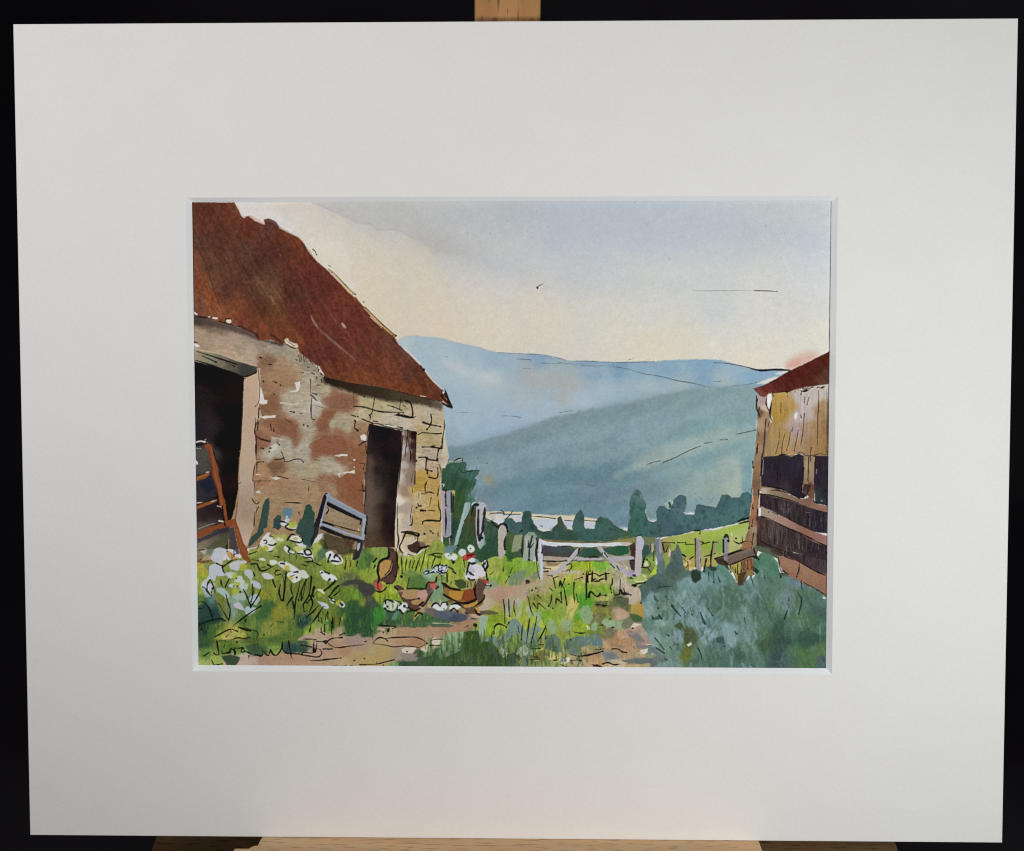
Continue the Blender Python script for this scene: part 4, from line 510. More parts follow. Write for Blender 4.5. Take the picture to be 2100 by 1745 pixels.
m = mask_poly(multi(BUSH), 2, 1); a, d, b = m
img[b[1]:b[3], b[0]:b[2]] *= (1 + a*(0.05*N6 + 0.05*N20)[b[1]:b[3], b[0]:b[2]])[..., None]
grain(BUSH, 1.15, 26, 5, 0.06, 81)
r2 = np.random.RandomState(12)
for _ in range(520):      # pale wet dabs of leaf, each its own stroke
    x = r2.uniform(1710, 2190); y = r2.uniform(1560, 1770)
    if x < 1720+(y-1560)*.55: continue
    l = r2.uniform(10, 26); an = r2.uniform(.9, 1.7)
    brush('Z', "%f,%f %f,%f" % (x, y, x+l*math.cos(an)*r2.choice([-1, 1]), y+l*math.sin(an)), r2.uniform(3, 9), r2.choice(['7d9ea2', '5c7f70', '4c6d60', '86a3aa', '557a58', '3f5f52', '496660']) if x < 2010 or r2.rand() < .3 else r2.choice(['4c6d60', '557a58', '3f5f52', '4a6a4c', '5c7f70']), r2.uniform(.2, .6), soft=1.3)
flat('T', "1320,970 1410,910 1450,950 1470,1010 1570,1110 1560,1190 1480,1210 1450,1050 1400,1020", '4f5c38', 1.2, 1, op=.9); flat('T', "1420,1380 1500,1260 1570,1310 1560,1400", '6d7632', 1.5, 1, op=.8); flat('T', "1505,1230 1560,1195 1575,1230 1530,1260", 'd3d6b8', .9, .6); flat('T', "1440,990 1470,1050 1460,1200 1400,1250 1380,1080", '7d9aa2', 1.5, 1, op=.5)
flat('T', "1295,680 1360,740 1415,830 1350,790|1010,820 1050,850 1130,810 1155,870 1030,890|1690,780 1720,830 1780,950 1720,930|1040,530 1110,610 1100,640 1045,600|1210,540 1250,600 1190,560|1310,1170 1340,1220 1420,1230 1330,1235|1160,1370 1240,1440 1200,1460|1900,1140 2020,1110 2020,1220 1920,1200", '37524c', 1.1, .8, op=.8)
ink('T', "1440,710 1480,780|1550,725 1575,810|1285,655 1300,680|1800,725 1860,820|1210,1075 1250,1105|1060,1140 1120,1210 1180,1290|1075,1275 1190,1350|1660,1280 1700,1370 1715,1440|1110,430 1300,410|1290,690 1410,825|1110,810 1150,870|1010,815 1030,870|1270,1260 1300,1310|860,645|1100,720", 15, '22342f', .8)
ink('U', "990,220 1020,320|1240,270|730,855 745,925|1350,560 1345,610|1330,760 1290,870|1480,500 1530,620 1490,800|1520,350 1540,460|820,260 860,400|1210,180 1240,290|600,1050 630,1080|120,780 180,940|230,730 285,820|360,270 390,350|230,220 240,340|300,200 305,360|450,1250|820,1510 890,1545", 16, '22332c', .75)
flat('U', "200,140 350,150 340,200 300,210 260,190|0,170 90,200 130,300 40,370 0,340", '2c3f34', 1.4, 1, op=.85); flat('U', "640,230 800,240 720,400 640,410", '3f3024', 1.3, 1, op=.75); flat('U', "1430,400 1490,320 1520,370 1500,470 1440,460", '738a94', 1.5, 1, op=.7); flat('U', "1250,540 1330,520 1350,640 1290,660", '7e93a0', 3, 1.5, op=.45); ell('U', "1845,575,22,14,30 1835,543,8,6", 'd8d8d0', op=.9); ell('U', "985,240,22,50,0", '8fb5b0', soft=2, op=.5)
flat('U', "1110,1000 1200,880 1230,1200 1150,1500 1100,1300|1500,1100 1640,1000 1760,1200 1560,1280", '3c5850', 5, 3, op=.4); flat('U', "250,1080 330,1000 380,1090 300,1140|470,1180 540,960 580,1050 530,1250", '86a3aa', 3, 2, op=.5); flat('U', "1660,760 1740,690 1860,720 1860,860 1700,860", '48625a', 4, 2, op=.5); flat('U', "400,1080 450,1120 430,1250 380,1190", '4a6468', 3, 2, op=.5)

for _ in range(420):      # spiky dark foliage along the front edge
    x = r2.uniform(1130, 1560); y = r2.uniform(1690, 1776)
    if y < 1745 - 60*math.exp(-((x-1260)/60)**2) - 30*math.exp(-((x-1340)/40)**2) - 25: continue
    l = r2.uniform(8, 34); dx = r2.uniform(-5, 5)
    brush('Z', "%f,%f %f,%f" % (x, y, x+dx, y-l), r2.uniform(2.5, 8), r2.choice(['3e562c', '45602f', '38503a', '55653a', '4a5f30', '4a6a38', '50655f', '6a7a45', '2f4430']), r2.uniform(.25, .7), ends=(1, .35), soft=1.1)
for _ in range(520):      # broken light and dark dabs through the verge
    x = r2.uniform(1320, 1640); y = r2.uniform(1540, 1740)
    if lab[int(y-Y0), int(x-X0)] != L('grass'): continue
    l = r2.uniform(4, 16)
    brush('Z', "%f,%f %f,%f" % (x, y, x+r2.uniform(-8, 8), y-l), r2.uniform(2, 7), r2.choice(['86a030', '9fb545', '6f8a38', '5f7a38', '7aa535', 'b0ad58', '6a806a', '8a9045']), r2.uniform(.15, .5), soft=1.1)
for _ in range(200):      # small flat touches of stone and earth on the track
    x = r2.uniform(600, 1800); y = r2.uniform(1600, 1775)
    if lab[int(y-Y0), int(x-X0)] not in (L('track'), L('track_2')): continue
    l = r2.uniform(5, 22)
    brush('Z', "%f,%f %f,%f" % (x, y, x+l, y+r2.uniform(-3, 3)), r2.uniform(2, 6), r2.choice(['a5886c', 'b89c82', '94785f', 'c2b09c', '8a7f74', 'a98b72']), r2.uniform(.2, .5), soft=1.1)

# ------------------------------------------------------------------ fences and gate
flat('K', "640,850 760,880 740,1010 690,980 640,1050", '6f6a3c', 1.5, 1, op=.6); flat('K', "730,920 755,970 750,1050 720,1050", 'c9b49a', .9, .6); ink('K', "520,900 510,1100|480,870 475,960|540,900 545,1010|640,870 665,990|720,900 690,980", 13)
flat('K', "480,870 520,860 520,960 490,1000", 'b5a288', 1, .7); flat('K', "925,1120 1000,1090 1080,1110 1070,1240 960,1240", 'bf9f48', 2, 1.2, op=.6); ell('K', "1000,1130,40,35,0 960,1160,25,20", 'cbb487', op=.85); ink('K', "935,1080 990,1130|1010,1150 970,1200|990,1120 1000,1230", 11)
flat('K', "1220,1080 1330,1080 1380,1180 1300,1190 1210,1190", 'b39c4a', 2, 1.2, op=.7)
def post(pl, s, h, h2=None, op=1.0, name='fence_post'):
    flat(pl, s, h, .9, .8, op=op, label=name)
    if h2: P = s.split(); brush(pl, P[-1]+' '+P[-2], 14, h2, .5)
post('I', "170,640 230,640 250,660 300,650 315,680 315,960 310,1290 240,1310 185,1290 175,900", 'a5989c', name='fence_post'); flat('I', "250,660 300,650 318,680 312,960 300,1280 245,1290 250,960", '8e929c', .9, .7, label='fence_post'); ink('I', "240,660 235,750 240,860|235,910 240,1100 232,1290|195,640 240,655|315,690 318,960|345,700 340,950|310,1290 300,1380", 20, '232026', .85); brush('I', "290,1320 295,1400", 16, 'd5d0c0', .8); brush('I', "175,700 180,900 190,1250", 10, 'c9bcb6', .7)
post('I', "500,830 540,815 580,830 575,920 530,1020 480,1130 430,1300 400,1430 355,1430 370,1330 400,1220 440,1080 480,930", '8fa5a4', name='fence_post_2'); brush('I', "520,840 500,950 440,1150 390,1350", 16, 'a9b9b8', .7); ink('I', "545,1010 500,1080", 14, '2c3a34'); ink('I', "360,1430 420,1420 400,1470", 14, '23362c')
post('I', "665,840 690,815 770,820 805,860 800,960 780,1020 775,1130 755,1230 780,1290 770,1400 720,1470 690,1430 660,1250 650,1090", 'aaa9ae', name='fence_post_3'); flat('I', "690,1340 780,1290 800,1400 720,1470", '8ba39c', 2, 1.2, op=.7, label='fence_post_3'); brush('I', "675,960 665,1100 690,1400", 14, 'd3d2cc', .8)
ink('I', "695,930 690,1050 690,1250 705,1340|785,880 780,960 775,1030|705,1340 725,1320 740,1310|735,1240 725,1310 750,1320|640,850 680,850|765,1030 755,1180 745,1250", 26, '22232b', .9); brush('I', "605,860 620,830 660,815", 18, 'c9cfd2', .85); ink('I', "620,870 600,1000|660,860 640,1000", 15, '2a2c22'); flat('I', "640,900 665,960 660,1100 640,1300 600,1200 610,1000", '55472f', 3, 1.5, op=.6)
post('I', "975,1150 1030,1130 1085,1170 1090,1250 1070,1330 1065,1450 1070,1530 1020,1610 975,1600 970,1480", 'aea49c', name='fence_post_4'); brush('I', "985,1180 975,1400", 14, 'c5bab0', .7); ink('I', "970,1190 990,1140 1040,1115 1080,1140 1100,1220|1075,1290 1055,1380 1065,1470|905,1100 880,1080 950,1160 1000,1120", 20, '221f1a')
post('I', "1200,1280 1310,1265 1300,1450 1240,1500 1150,1520 1170,1400", '8f9478', op=.9, name='fence_post_5'); ink('I', "1310,1330 1300,1500 1320,1580|1270,1230 1300,1210", 18, '2a2a1c')
post('I', "1340,1290 1400,1230 1470,1240 1520,1310 1500,1420 1480,1620 1310,1640 1330,1450", '9aa394', op=.95, name='fence_post_6'); flat('I', "1360,1260 1410,1225 1480,1240 1530,1310 1480,1330 1420,1290", '7b8f84', 1.5, 1, op=.8); ink('I', "1395,1350 1395,1440|1445,1290 1420,1400 1405,1480 1400,1620|1465,1390 1420,1450", 24, '232c33', .9); ink('I', "1510,1320 1530,1400 1500,1480 1520,1640", 30, '241f1e', .85); brush('I', "1360,1330 1370,1440", 18, 'b5bcc2', .8)
flat('I', "1130,1480 1080,1640 1160,1650 1200,1540", '2f5a3a', 2, 1, op=.6)
# gate: dark gaps first
area("J 215,890 420,905 640,930 690,950 640,1040 560,1060 400,1050 220,1040", "J 280,960,4a434c 450,960,45505a 600,960,42544f 300,1020,4a4240 450,1030,43483f 600,1030,45463f", soft=.9, rag=.8, p=2, s0=6, label='gate_gap')
area("J 725,1000 780,950 900,930 980,940 1030,990 1060,1030 980,1050 850,1060 750,1045", "J 800,1000,3c5a4a 900,980,35514c 980,1010,33513f 870,1040,33503a", soft=.9, rag=.8, p=2, s0=6, label='gate_gap')
area("J 1065,940 1200,910 1300,895 1430,905 1430,1000 1340,1040 1250,1040 1160,1020 1100,980", "J 1150,970,365a4c 1300,970,2f553f 1390,950,2c5a44 1250,1020,345a40", soft=.9, rag=.8, p=2, s0=6, label='gate_gap')
flat('J', "230,1040 400,1050 580,1062 620,1080 500,1110 240,1100", 'b3a295', 1, .8, op=.9); flat('J', "270,1130 400,1140 500,1120 420,1190 300,1180", '7c6a45', 1.5, 1, op=.7); flat('J', "250,1190 440,1180 500,1200 430,1240 260,1240", 'd0c4a0', 1.5, 1, op=.7)
flat('J', "1430,900 1510,850 1530,930 1510,1240 1480,1290 1450,1180 1440,1120 1460,1000", '45322f', .9, .8, label='gate_post'); flat('J', "1440,1130 1500,1110 1510,1240 1470,1270", '433040', 1, .8, op=.8, label='gate_post')
GA = 'gate'
flat('J', "160,800 210,805 235,860 225,1000 235,1150 240,1250 225,1370 200,1385 185,1200 165,1000", 'b5b6c6', .8, .6, label=GA); brush('J', "185,840 200,1050 215,1300", 12, 'c9cbd6', .7); brush('J', "210,1370 215,1450 220,1500", 26, 'a7a39f', .5, soft=2)
flat('J', "195,810 300,850 500,855 800,865 1100,862 1280,850 1400,850 1470,870 1400,900 1290,895 1200,908 1080,905 900,920 640,915 440,895 420,912 230,885", 'c3c8d0', .8, .7, label=GA); brush('J', "210,830 450,862 800,872 1100,868 1300,855", 12, 'd2d6da', .7); flat('J', "1300,850 1420,845 1480,870 1420,895 1330,890", 'b7a39c', 1, .7, op=.8, label=GA)
flat('J', "690,1040 770,1060 900,1075 1060,1060 1090,1085 1000,1105 850,1100 700,1110 640,1120", 'a9a0a2', .8, .7, label=GA); flat('J', "1180,1040 1300,1060 1440,1040 1500,1050 1510,1090 1400,1100 1250,1110", 'a6a0a8', .9, .7, label=GA)
flat('J', "690,950 730,930 755,950 720,1000 640,1090 540,1190 470,1260 400,1310 320,1300 400,1260 500,1160 600,1060", 'aaa4ae', .8, .7, label=GA); flat('J', "980,915 1050,915 1090,980 1180,1060 1280,1170 1420,1260 1500,1290 1490,1330 1400,1310 1330,1280 1240,1190 1140,1100 1060,1020", 'a29fae', .8, .7, label=GA); flat('J', "1380,1250 1480,1230 1540,1280 1500,1340 1420,1320", '9c8fa8', 1.2, .8, op=.8, label=GA)
flat('J', "480,1250 700,1248 800,1262 700,1280 490,1285|300,1255 420,1260 330,1290", 'b0aaa2', .9, .7, op=.9, label=GA); flat('J', "720,1240 900,1235 1050,1245 1200,1250 1200,1235 900,1220", '8fa070', 1.5, .8, op=.6)
ink('J', "170,790 155,900 160,1000|150,820 130,1000 160,1280 185,1360|215,880 222,950 215,1000|230,1110 400,1118 560,1110|640,920 600,905 500,905|560,1170 600,1150 630,1170 620,1220 560,1240|640,1105 700,1100|720,1010 740,940 720,970|1000,1060 940,1045 880,1055|1290,1130 1340,1165|1170,1150 1220,1200|1260,1180 1300,1240|1050,1040 1060,1000|1090,1000 1130,1050|1440,1100 1500,1100|240,1210 330,1220|240,1260 300,1255|490,1255 600,1250", 14, '2b2024')
flat('J', "1540,770 1590,755 1640,820 1640,900 1610,960 1612,1100 1600,1300 1540,1340 1510,1300 1520,1100 1525,930", 'b1a9b0', .8, .7, label='gate_post'); flat('J', "1540,770 1590,755 1640,820 1645,900 1610,960 1560,900", 'aab0c0', 1.5, .7, op=.8, label='gate_post'); flat('J', "1525,1060 1600,1050 1600,1300 1540,1340 1515,1280", 'b0a0a0', 2, 1, op=.6); flat('J', "1640,880 1710,900 1720,990 1650,1080 1620,1110 1620,1000", '38504c', 1.5, 1.2, op=.9); flat('J', "1650,1140 1680,1110 1710,1180 1640,1190", 'd3c2ae', .8, .6); ink('J', "1640,1100 1620,1190 1700,1200 1730,1150 1680,1090|1600,1200 1700,1215|1650,1080 1610,1130|1700,1220 1740,1270|1530,770 1600,750|1480,1300 1540,1330|1420,1350 1480,1360|1470,1460 1510,1440 1550,1430 1650,1415", 18)
flat('J', "1480,1370 1640,1290 1720,1310 1640,1390 1520,1400", 'a9b36a', 1.5, 1, op=.8); brush('J', "1500,1390 1600,1400 1680,1370", 12, 'd3d9a8', .8); ell('J', "1500,1455,38,20,10", '3a2a1e', op=.9); brush('J', "1630,1310 1660,1340", 14, 'd8d8c0', .8)
post('K', "535,810 600,790 625,850 640,1000 650,1150 640,1290 590,1290 570,1150 550,1020 540,950", '6e7784', name='fence_post_7'); flat('K', "590,800 620,850 630,980 610,1010 590,960", 'a59792', 1, .8, op=.8, label='fence_post_7'); flat('K', "570,1100 655,1120 660,1300 600,1300", '5a6f6b', 2.5, 1.4, op=.8)
post('K', "1085,800 1110,780 1170,830 1185,1000 1190,1170 1170,1270 1120,1290 1100,1150 1090,1000", '8c8585', name='fence_post_8'); brush('K', "1150,850 1160,1000 1160,1200", 26, '9d9898', .7); flat('K', "1085,800 1105,785 1110,900 1100,1100 1110,1240 1090,1150", '2c2423', .9, .7, label='fence_post_8'); ink('K', "1170,1080 1172,1130|1160,840 1200,850", 18, '2a2420'); flat('K', "1030,1280 1110,1230 1180,1260 1170,1370 1100,1420 1050,1370", '2d4236', 2, 1.4, op=.9)
post('K', "1345,850 1420,840 1380,900 1370,1000 1340,1030 1330,1180 1310,1180 1315,1000", '8f836e', name='fence_post_9'); ink('K', "1345,860 1325,980 1315,1060 1312,1180|1250,1080 1235,1160 1215,1250|1340,845 1420,850", 20, '2a2018')
post('K', "1495,770 1530,745 1570,790 1560,900 1560,1000 1550,1110 1490,1110 1485,1000 1490,880", '89868c', name='fence_post_10'); ink('K', "1500,790 1530,745 1560,790|1490,820 1488,980|1475,820 1500,825|1565,800 1555,830", 24, '28242a')
flat('K', "1560,1170 1900,1060 1940,1300 1800,1330 1690,1460 1640,1300", '857a48', 1, 1, label='grass')
flat('K', "1365,1090 1480,1040 1700,980 1880,920 1970,940 1960,1010 1880,1040 1700,1110 1590,1160 1560,1180 1480,1110 1400,1130", '6a5c50', .9, .9, label='plank'); brush('K', "1500,1080 1700,1010 1900,950", 34, '786a5c', .7); flat('K', "1370,1085 1480,1070 1570,1170 1600,1270 1500,1180 1400,1140", '3a2e26', 1.1, 1, op=.9, label='plank'); ink('K', "1370,1080 1560,1020 1700,970 1880,915|1570,1170 1700,1120 1880,1050 1950,1070|1480,1100 1570,1180 1590,1260|1910,920 1930,1000 1980,1090", 18, '251c17'); flat('K', "1490,1000 1550,1000 1545,1110 1500,1100", '82808a', 1, .7, op=.8)
flat('K', "1620,1170 1740,1120 1730,1240 1690,1390 1650,1280", 'a59a48', 1.1, .9); flat('K', "1740,1110 1880,1060 1920,1180 1900,1290 1840,1240 1780,1290 1720,1300", '7d5a42', 1.1, 1); flat('K', "1790,1120 1860,1100 1900,1200 1890,1290", 'a06a45', 1.2, 1, op=.8); ink('K', "1690,1160 1685,1300|1740,1130 1735,1250|1780,1110 1775,1230|1830,1100 1830,1220|1870,1090 1880,1230|1650,1180 1660,1270|1900,1190 1915,1290|1580,1190 1610,1270", 13); flat('K', "1690,1290 1820,1260 1740,1420 1690,1450", '44352a', 1.2, 1, op=.85); brush('K', "1560,1180 1600,1260|1905,1260 1925,1290", 18, 'cfc0b0', .8); flat('K', "1915,1190 1990,1250 1960,1290 1920,1260", '1f3030', 1, .8, op=.9)
flat('K', "1770,850 1860,830 1890,900 1850,960 1720,950 1740,890", '93694a', 1.2, 1, op=.9); brush('K', "1720,870 1745,910", 14, 'd0c2ae', .8); brush('K', "1600,720 1610,750", 22, 'd8dcc0', .8); brush('K', "1700,920 1740,900", 10, 'd8cfae', .7)

# ------------------------------------------------------------------ things in front of the barn
# rusty gate leaning in the left doorway
flat('G', "115,480 190,470 220,520 290,700 320,800 270,820 115,850", '4f4a45', 2, 1.5, op=.75); flat('G', "115,930 300,880 400,960 410,1150 250,1190 115,1230", '333137', 2, 1.5, op=.8); flat('G', "150,960 330,900 380,1060 250,1100", '1f2637', 4, 2, op=.6)
RG = 'rusty_gate'
flat('G', "200,430 300,420 345,470 350,560 380,640 420,760 430,860 470,1000 480,1130 520,1230 540,1400 560,1500 640,1520/M".replace('/M', '') + " 640,1580 560,1580 520,1480 490,1380 430,1230 420,1120 390,980 330,870 330,760 310,650 280,520", 'a04f2a', .9, 1, label=RG)
brush('G', "320,480 350,650 380,850 440,1050 470,1250 520,1400", 26, 'b8683a', .6, soft=1.6); brush('G', "290,500 330,700 345,860 400,1050 440,1240", 14, '6f3220', .6)
flat('G', "118,880 200,860 290,820 310,850 240,900 118,945", 'a85a28', .9, .9, label=RG); brush('G', "130,895 270,840", 22, 'c07a38', .6); flat('G', "118,1290 250,1240 400,1195 405,1225 300,1270 118,1340", 'a3551f', .9, .9, label=RG); brush('G', "150,1300 380,1225", 14, 'bd7238', .6)
flat('M', "128,190 250,130 400,90 560,20 640,0 650,80 560,110 380,150 250,220 130,275", 'a2502a', .9, 1, label=RG); flat('M', "555,20 655,0 720,160 770,330 830,420 840,520 890,600 840,620 770,560 720,470 690,330 650,150 640,60", 'a1512b', .9, 1, label=RG); brush('M', "680,150 730,330 800,500", 30, 'b86a3c', .5, soft=1.6)
brush('G', "120,395 180,385 270,405", 20, 'cfc2b4', .95); brush('G', "230,370 250,360|110,485 180,485", 18, '9a938a', .8); brush('G', "255,820 290,815|130,1245 200,1240|320,1230 400,1205|410,1290 460,1300|430,1490 490,1500", 18, 'd3bfae', .85); flat('G', "110,650 140,680 140,710 110,710", 'd5d2cc', .8, .6)
ink('G', "270,360 260,400|115,430 200,430 260,410|410,1150 420,1230|480,1290 500,1500 520,1560|345,470 370,580 430,760", 16, '1c1412'); flat('M', "130,280 400,180 570,110 570,180 400,230 130,340", '3a3640', 1.2, 1, op=.8); flat('M', "565,130 640,110 680,330 720,480 700,500 640,430 580,420", '3c3a42', 1.2, 1, op=.85)
brush('M', "140,140 300,80 380,60", 16, 'b5a08c', .6); brush('M', "430,30 500,40", 20, 'dcc8b4', .9); ink('M', "500,0 515,60", 20); flat('M', "530,480 560,440 640,500 700,560 580,560", 'c3925a', 1.2, 1, op=.9); brush('M', "650,510 720,540", 14, 'dcc3a0', .9); flat('M', "130,600 200,575 350,570 340,600 180,620", '6f4a2a', 1.2, 1, op=.8); ink('M', "140,590 175,560|540,370 545,450|640,500 680,480|640,400 640,520", 14)
flat('M', "320,260 400,220 560,190 570,250 500,420 380,400 300,500 200,560 140,600 135,420", '7a7058', 3, 2, op=.35); flat('M', "260,400 420,290 560,210 575,280 480,420 300,540 240,540", '4c553a', 3, 2, op=.55); flat('M', "180,580 260,500 330,510 330,570", 'b59a82', 1.5, 1, op=.8); ink('M', "160,435 230,430", 15)

# tall dark leaves against the wall
flat('G', "1040,1280 1080,1200 1130,1175 1140,1240 1125,1400 1100,1600 1000,1600 1015,1450", '34544a', .9, 1, label='leaf'); flat('G', "1210,1460 1250,1410 1300,1430 1290,1520 1260,1600 1180,1600", '34584c', .9, 1, label='leaf'); flat('G', "1640,1280 1690,1260 1730,1300 1740,1350 1775,1390 1760,1490 1700,1600 1560,1600 1580,1500 1610,1420", '2f5344', .9, 1, label='leaf')
flat('M', "1010,0 1100,0 1060,120 1050,200 960,300 860,390 840,370 880,250 960,190", '34544c', .9, 1, label='leaf'); flat('M', "1190,0 1290,0 1300,110 1260,160 1200,120", '2f4d4c', .9, 1, label='leaf'); flat('M', "1560,0 1760,0 1780,150 1760,290 1720,400 1600,350 1600,250 1500,200 1520,120", '35544c', .9, 1.1, label='leaf'); flat('M', "1640,240 1720,380 1740,430 1650,420", '35525a', 2, 1, op=.7)
flat('G', "1325,1350 1340,1310 1400,1320 1460,1330 1460,1380 1430,1450 1400,1500 1350,1500 1330,1420", '5d8090', .9, .8, label='blue_flower'); brush('G', "1380,1440 1370,1500", 40, 'bdc3cc', .8, soft=1.5); flat('G', "1410,1520 1500,1490 1530,1560 1440,1590", 'a9b048', 1.2, .8)
flat('M', "1860,260 1900,330 1870,440 1800,500 1780,420 1800,330", 'a8b55c', 1.6, 1, op=.9); flat('M', "1800,480 1900,360 1960,420 1960,500 1820,600", '3f5f55', 2.5, 1.4, op=.7)

r7 = np.random.RandomState(33)
for _ in range(1700):      # short upright flicks through the meadow
    x = r7.uniform(525, 1260); y = r7.uniform(1470, 1700)
    if lab[int(y-Y0), int(x-X0)] != L('grass'): continue
    l = r7.uniform(6, 18)
    brush('Z', "%f,%f %f,%f" % (x, y, x+r7.uniform(-5, 5), y-l), r7.uniform(1.6, 6), r7.choice(['5f7535', '7d8c40', '6f7f3a', '88984a', '6f8540', '8a9a45', '748a3c']) if r7.rand() < .8 else r7.choice(['3f5a38', '4a6a35', 'a5ad55', '35503a']), r7.uniform(.15, .5), soft=1)

# blue-grey hurdle
HU = 'hurdle'
flat('G', "1890,1150 1920,1110 1960,1110 1900,1350 1840,1580 1750,1580 1800,1450", '24262e', .9, .7, label=HU); flat('M', "1780,0 1870,0 1840,120 1800,240 1720,380 1700,330 1760,180", '2b2b2e', 1, .9, op=.9, label=HU)
flat('H', "20,1240 60,1225 330,1360 540,1450 550,1510 330,1420 60,1290", '20212a', .9, .7, label=HU); flat('N', "-60,90 0,100 300,230 540,290 545,330 480,320 200,250 0,160 -70,130", '26252c', .9, .8, label=HU); flat('H', "-60,1480 30,1510 160,1560 120,1590 -60,1530", '22232c', .9, .7, label=HU)
flat('H', "30,1130 80,1105 110,1150 330,1280 590,1415 610,1450 560,1480 330,1360 80,1230", '8793a8', .8, .6, label=HU); brush('H', "70,1150 330,1295 570,1420", 16, 'a3aebf', .6)
flat('H', "545,1450 600,1430 615,1470 600,1600 545,1600", '8f9caf', .8, .6, label=HU); flat('N', "545,0 610,0 590,150 570,290 540,300 535,180", '98a4b4', .8, .6, label=HU); ink('H', "605,1440 615,1560|545,1500 540,1580", 16, '1c1d26'); ink('N', "600,30 585,200|535,0 515,70", 20, '24242c')
flat('N', "-40,55 0,60 300,170 550,255 550,295 300,210 0,100 -60,90", '8c97a9', .8, .6, label=HU); brush('N', "0,75 300,188 540,268", 12, 'a9b3c0', .6); brush('G', "1960,1120 1900,1350 1850,1580", 22, '93a0b8', .9, label=HU); brush('M', "1862,0 1830,140", 14, 'b5bac2', .9)
flat('N', "470,310 580,290 545,420 500,540 440,580 400,570 450,430", '35303a', .9, .8, label=HU); flat('N', "475,345 515,330 510,400 485,450 465,420", 'a5aab4', .9, .7, label=HU); brush('N', "560,290 545,400 500,560", 10, '7a8390', .6); brush('H', "50,1340 60,1310", 18, 'c9bfae', .6); brush('N', "490,140 505,190", 16, 'd5cfc4', .8); ink('N', "0,35 200,100 500,180|0,110 130,190", 14, '241e20'); ink('H', "60,1310 70,1350 40,1400", 14)
flat('N', "130,210 330,280 430,320 400,430 300,510 230,500 150,430 20,420 -60,350 0,200", '35301f', 2.5, 1.5, op=.6); flat('N', "280,270 420,310 400,400 300,370", '55321f', 3, 1.5, op=.5); brush('N', "100,215 250,260", 16, 'c3ad7c', .6)

# pail by the doorway
PA = 'pail'
flat('N', "1130,260 1290,240 1320,330 1430,340 1440,370 1300,480 1240,500 1130,480 1090,420 1080,360", 'c3b4a0', 1.2, .8, op=.9, label=PA); flat('N', "1165,370 1240,350 1300,310 1400,330 1450,390 1370,410 1290,480 1220,460 1180,420", '43342d', .9, .8, label=PA); flat('N', "1330,320 1420,310 1440,360 1360,390", '8a7560', 2, 1, op=.7, label=PA); brush('N', "1100,370 1110,430 1180,490 1240,505", 22, 'd8cfc2', .9)
ink('N', "1090,185 1200,180 1330,205 1320,240 1270,215 1200,205 1140,200|1145,200 1100,310 1060,400 1110,490|1320,210 1315,330|1275,220 1280,280|1300,480 1370,410 1470,375|1330,395 1420,400 1460,370|1180,490 1250,510", 18)

# hens
def hen(n, parts):
    for pl, s, h in parts: flat(pl, s, h, .9, .7, label=n)
flat('N', "220,930 330,860 450,840 560,860 560,900 440,910 330,930|470,900 560,880 690,920 730,1010 680,1060 590,1080 500,1010", '454343', 1.6, 1.2, op=.9)
hen('hen', [('N', "905,400 1020,420 1030,560 1045,680 1010,860 960,910 880,900 840,870 780,880 740,860 760,830 750,740 770,620 830,560 900,520", '4c3831'), ('N', "790,620 860,575 950,565 945,620 910,720 860,780 800,840 775,780", 'b58d52'), ('N', "910,440 990,470 1000,590 950,560 930,600 900,540", '5a473a'), ('N', "800,850 960,760 1000,830 950,890 850,890", '58443a'), ('N', "700,870 740,830 800,850 810,900 770,910 720,930", '8a5f50'), ('N', "700,900 740,880 800,890 835,930 800,1020 770,1000 720,960", 'b85a50')])
brush('N', "765,880 760,940 780,1010", 24, '8a2c2c', .9, label='hen'); ink('N', "830,560 780,600 750,720 780,830 760,890|905,400 915,480 900,540 830,560|1000,400 1030,500 1030,620 1050,700 1010,800|960,600 940,720 870,780|945,760 850,820|730,1000 790,1020 850,990 885,940|880,905 960,900", 20); brush('N', "960,620 935,720 880,780 840,810", 14, 'c9ad7c', .7); brush('N', "1050,690 1030,800", 14, 'b9b06a', .7); ink('N', "1085,800", 24); brush('N', "1000,410 1005,440", 30, 'c9b3a5', .8)
hen('hen_2', [('N', "990,930 1050,920 1120,960 1135,1000 1090,1030 1040,1010", '57453a'), ('N', "1035,1000 1130,990 1250,985 1400,975 1460,990 1490,1060 1430,1160 1400,1200 1330,1260 1260,1275 1180,1230 1100,1130 1060,1060", 'a68766'), ('N', "1330,990 1440,990 1455,1050 1420,1130 1340,1160 1300,1080", 'b89087'), ('N', "1110,1010 1300,1000 1320,1080 1220,1120 1120,1080", 'a88a60'), ('N', "1030,1010 1110,1020 1090,1100 1060,1060", '7c5243'),
    ('N', "1090,1090 1180,1120 1300,1110 1230,1150 1240,1180 1350,1190 1400,1150 1420,1190 1340,1255 1260,1275 1170,1220", '5f4539'), ('N', "1220,1160 1320,1140 1400,1100 1390,1160 1330,1200 1250,1190", 'a88a5c'), ('N', "1430,980 1450,920 1500,890 1560,900 1550,1000 1510,1060 1460,1150 1400,1200 1460,1060", '63544c'), ('N', "1490,900 1560,900 1580,940 1540,990 1500,960", 'c05f58'), ('N', "1465,910 1500,870 1560,880 1555,900 1490,900", '8f2c2c'), ('N', "1290,1280 1350,1290 1330,1340 1260,1420 1270,1350", 'b0984e')])
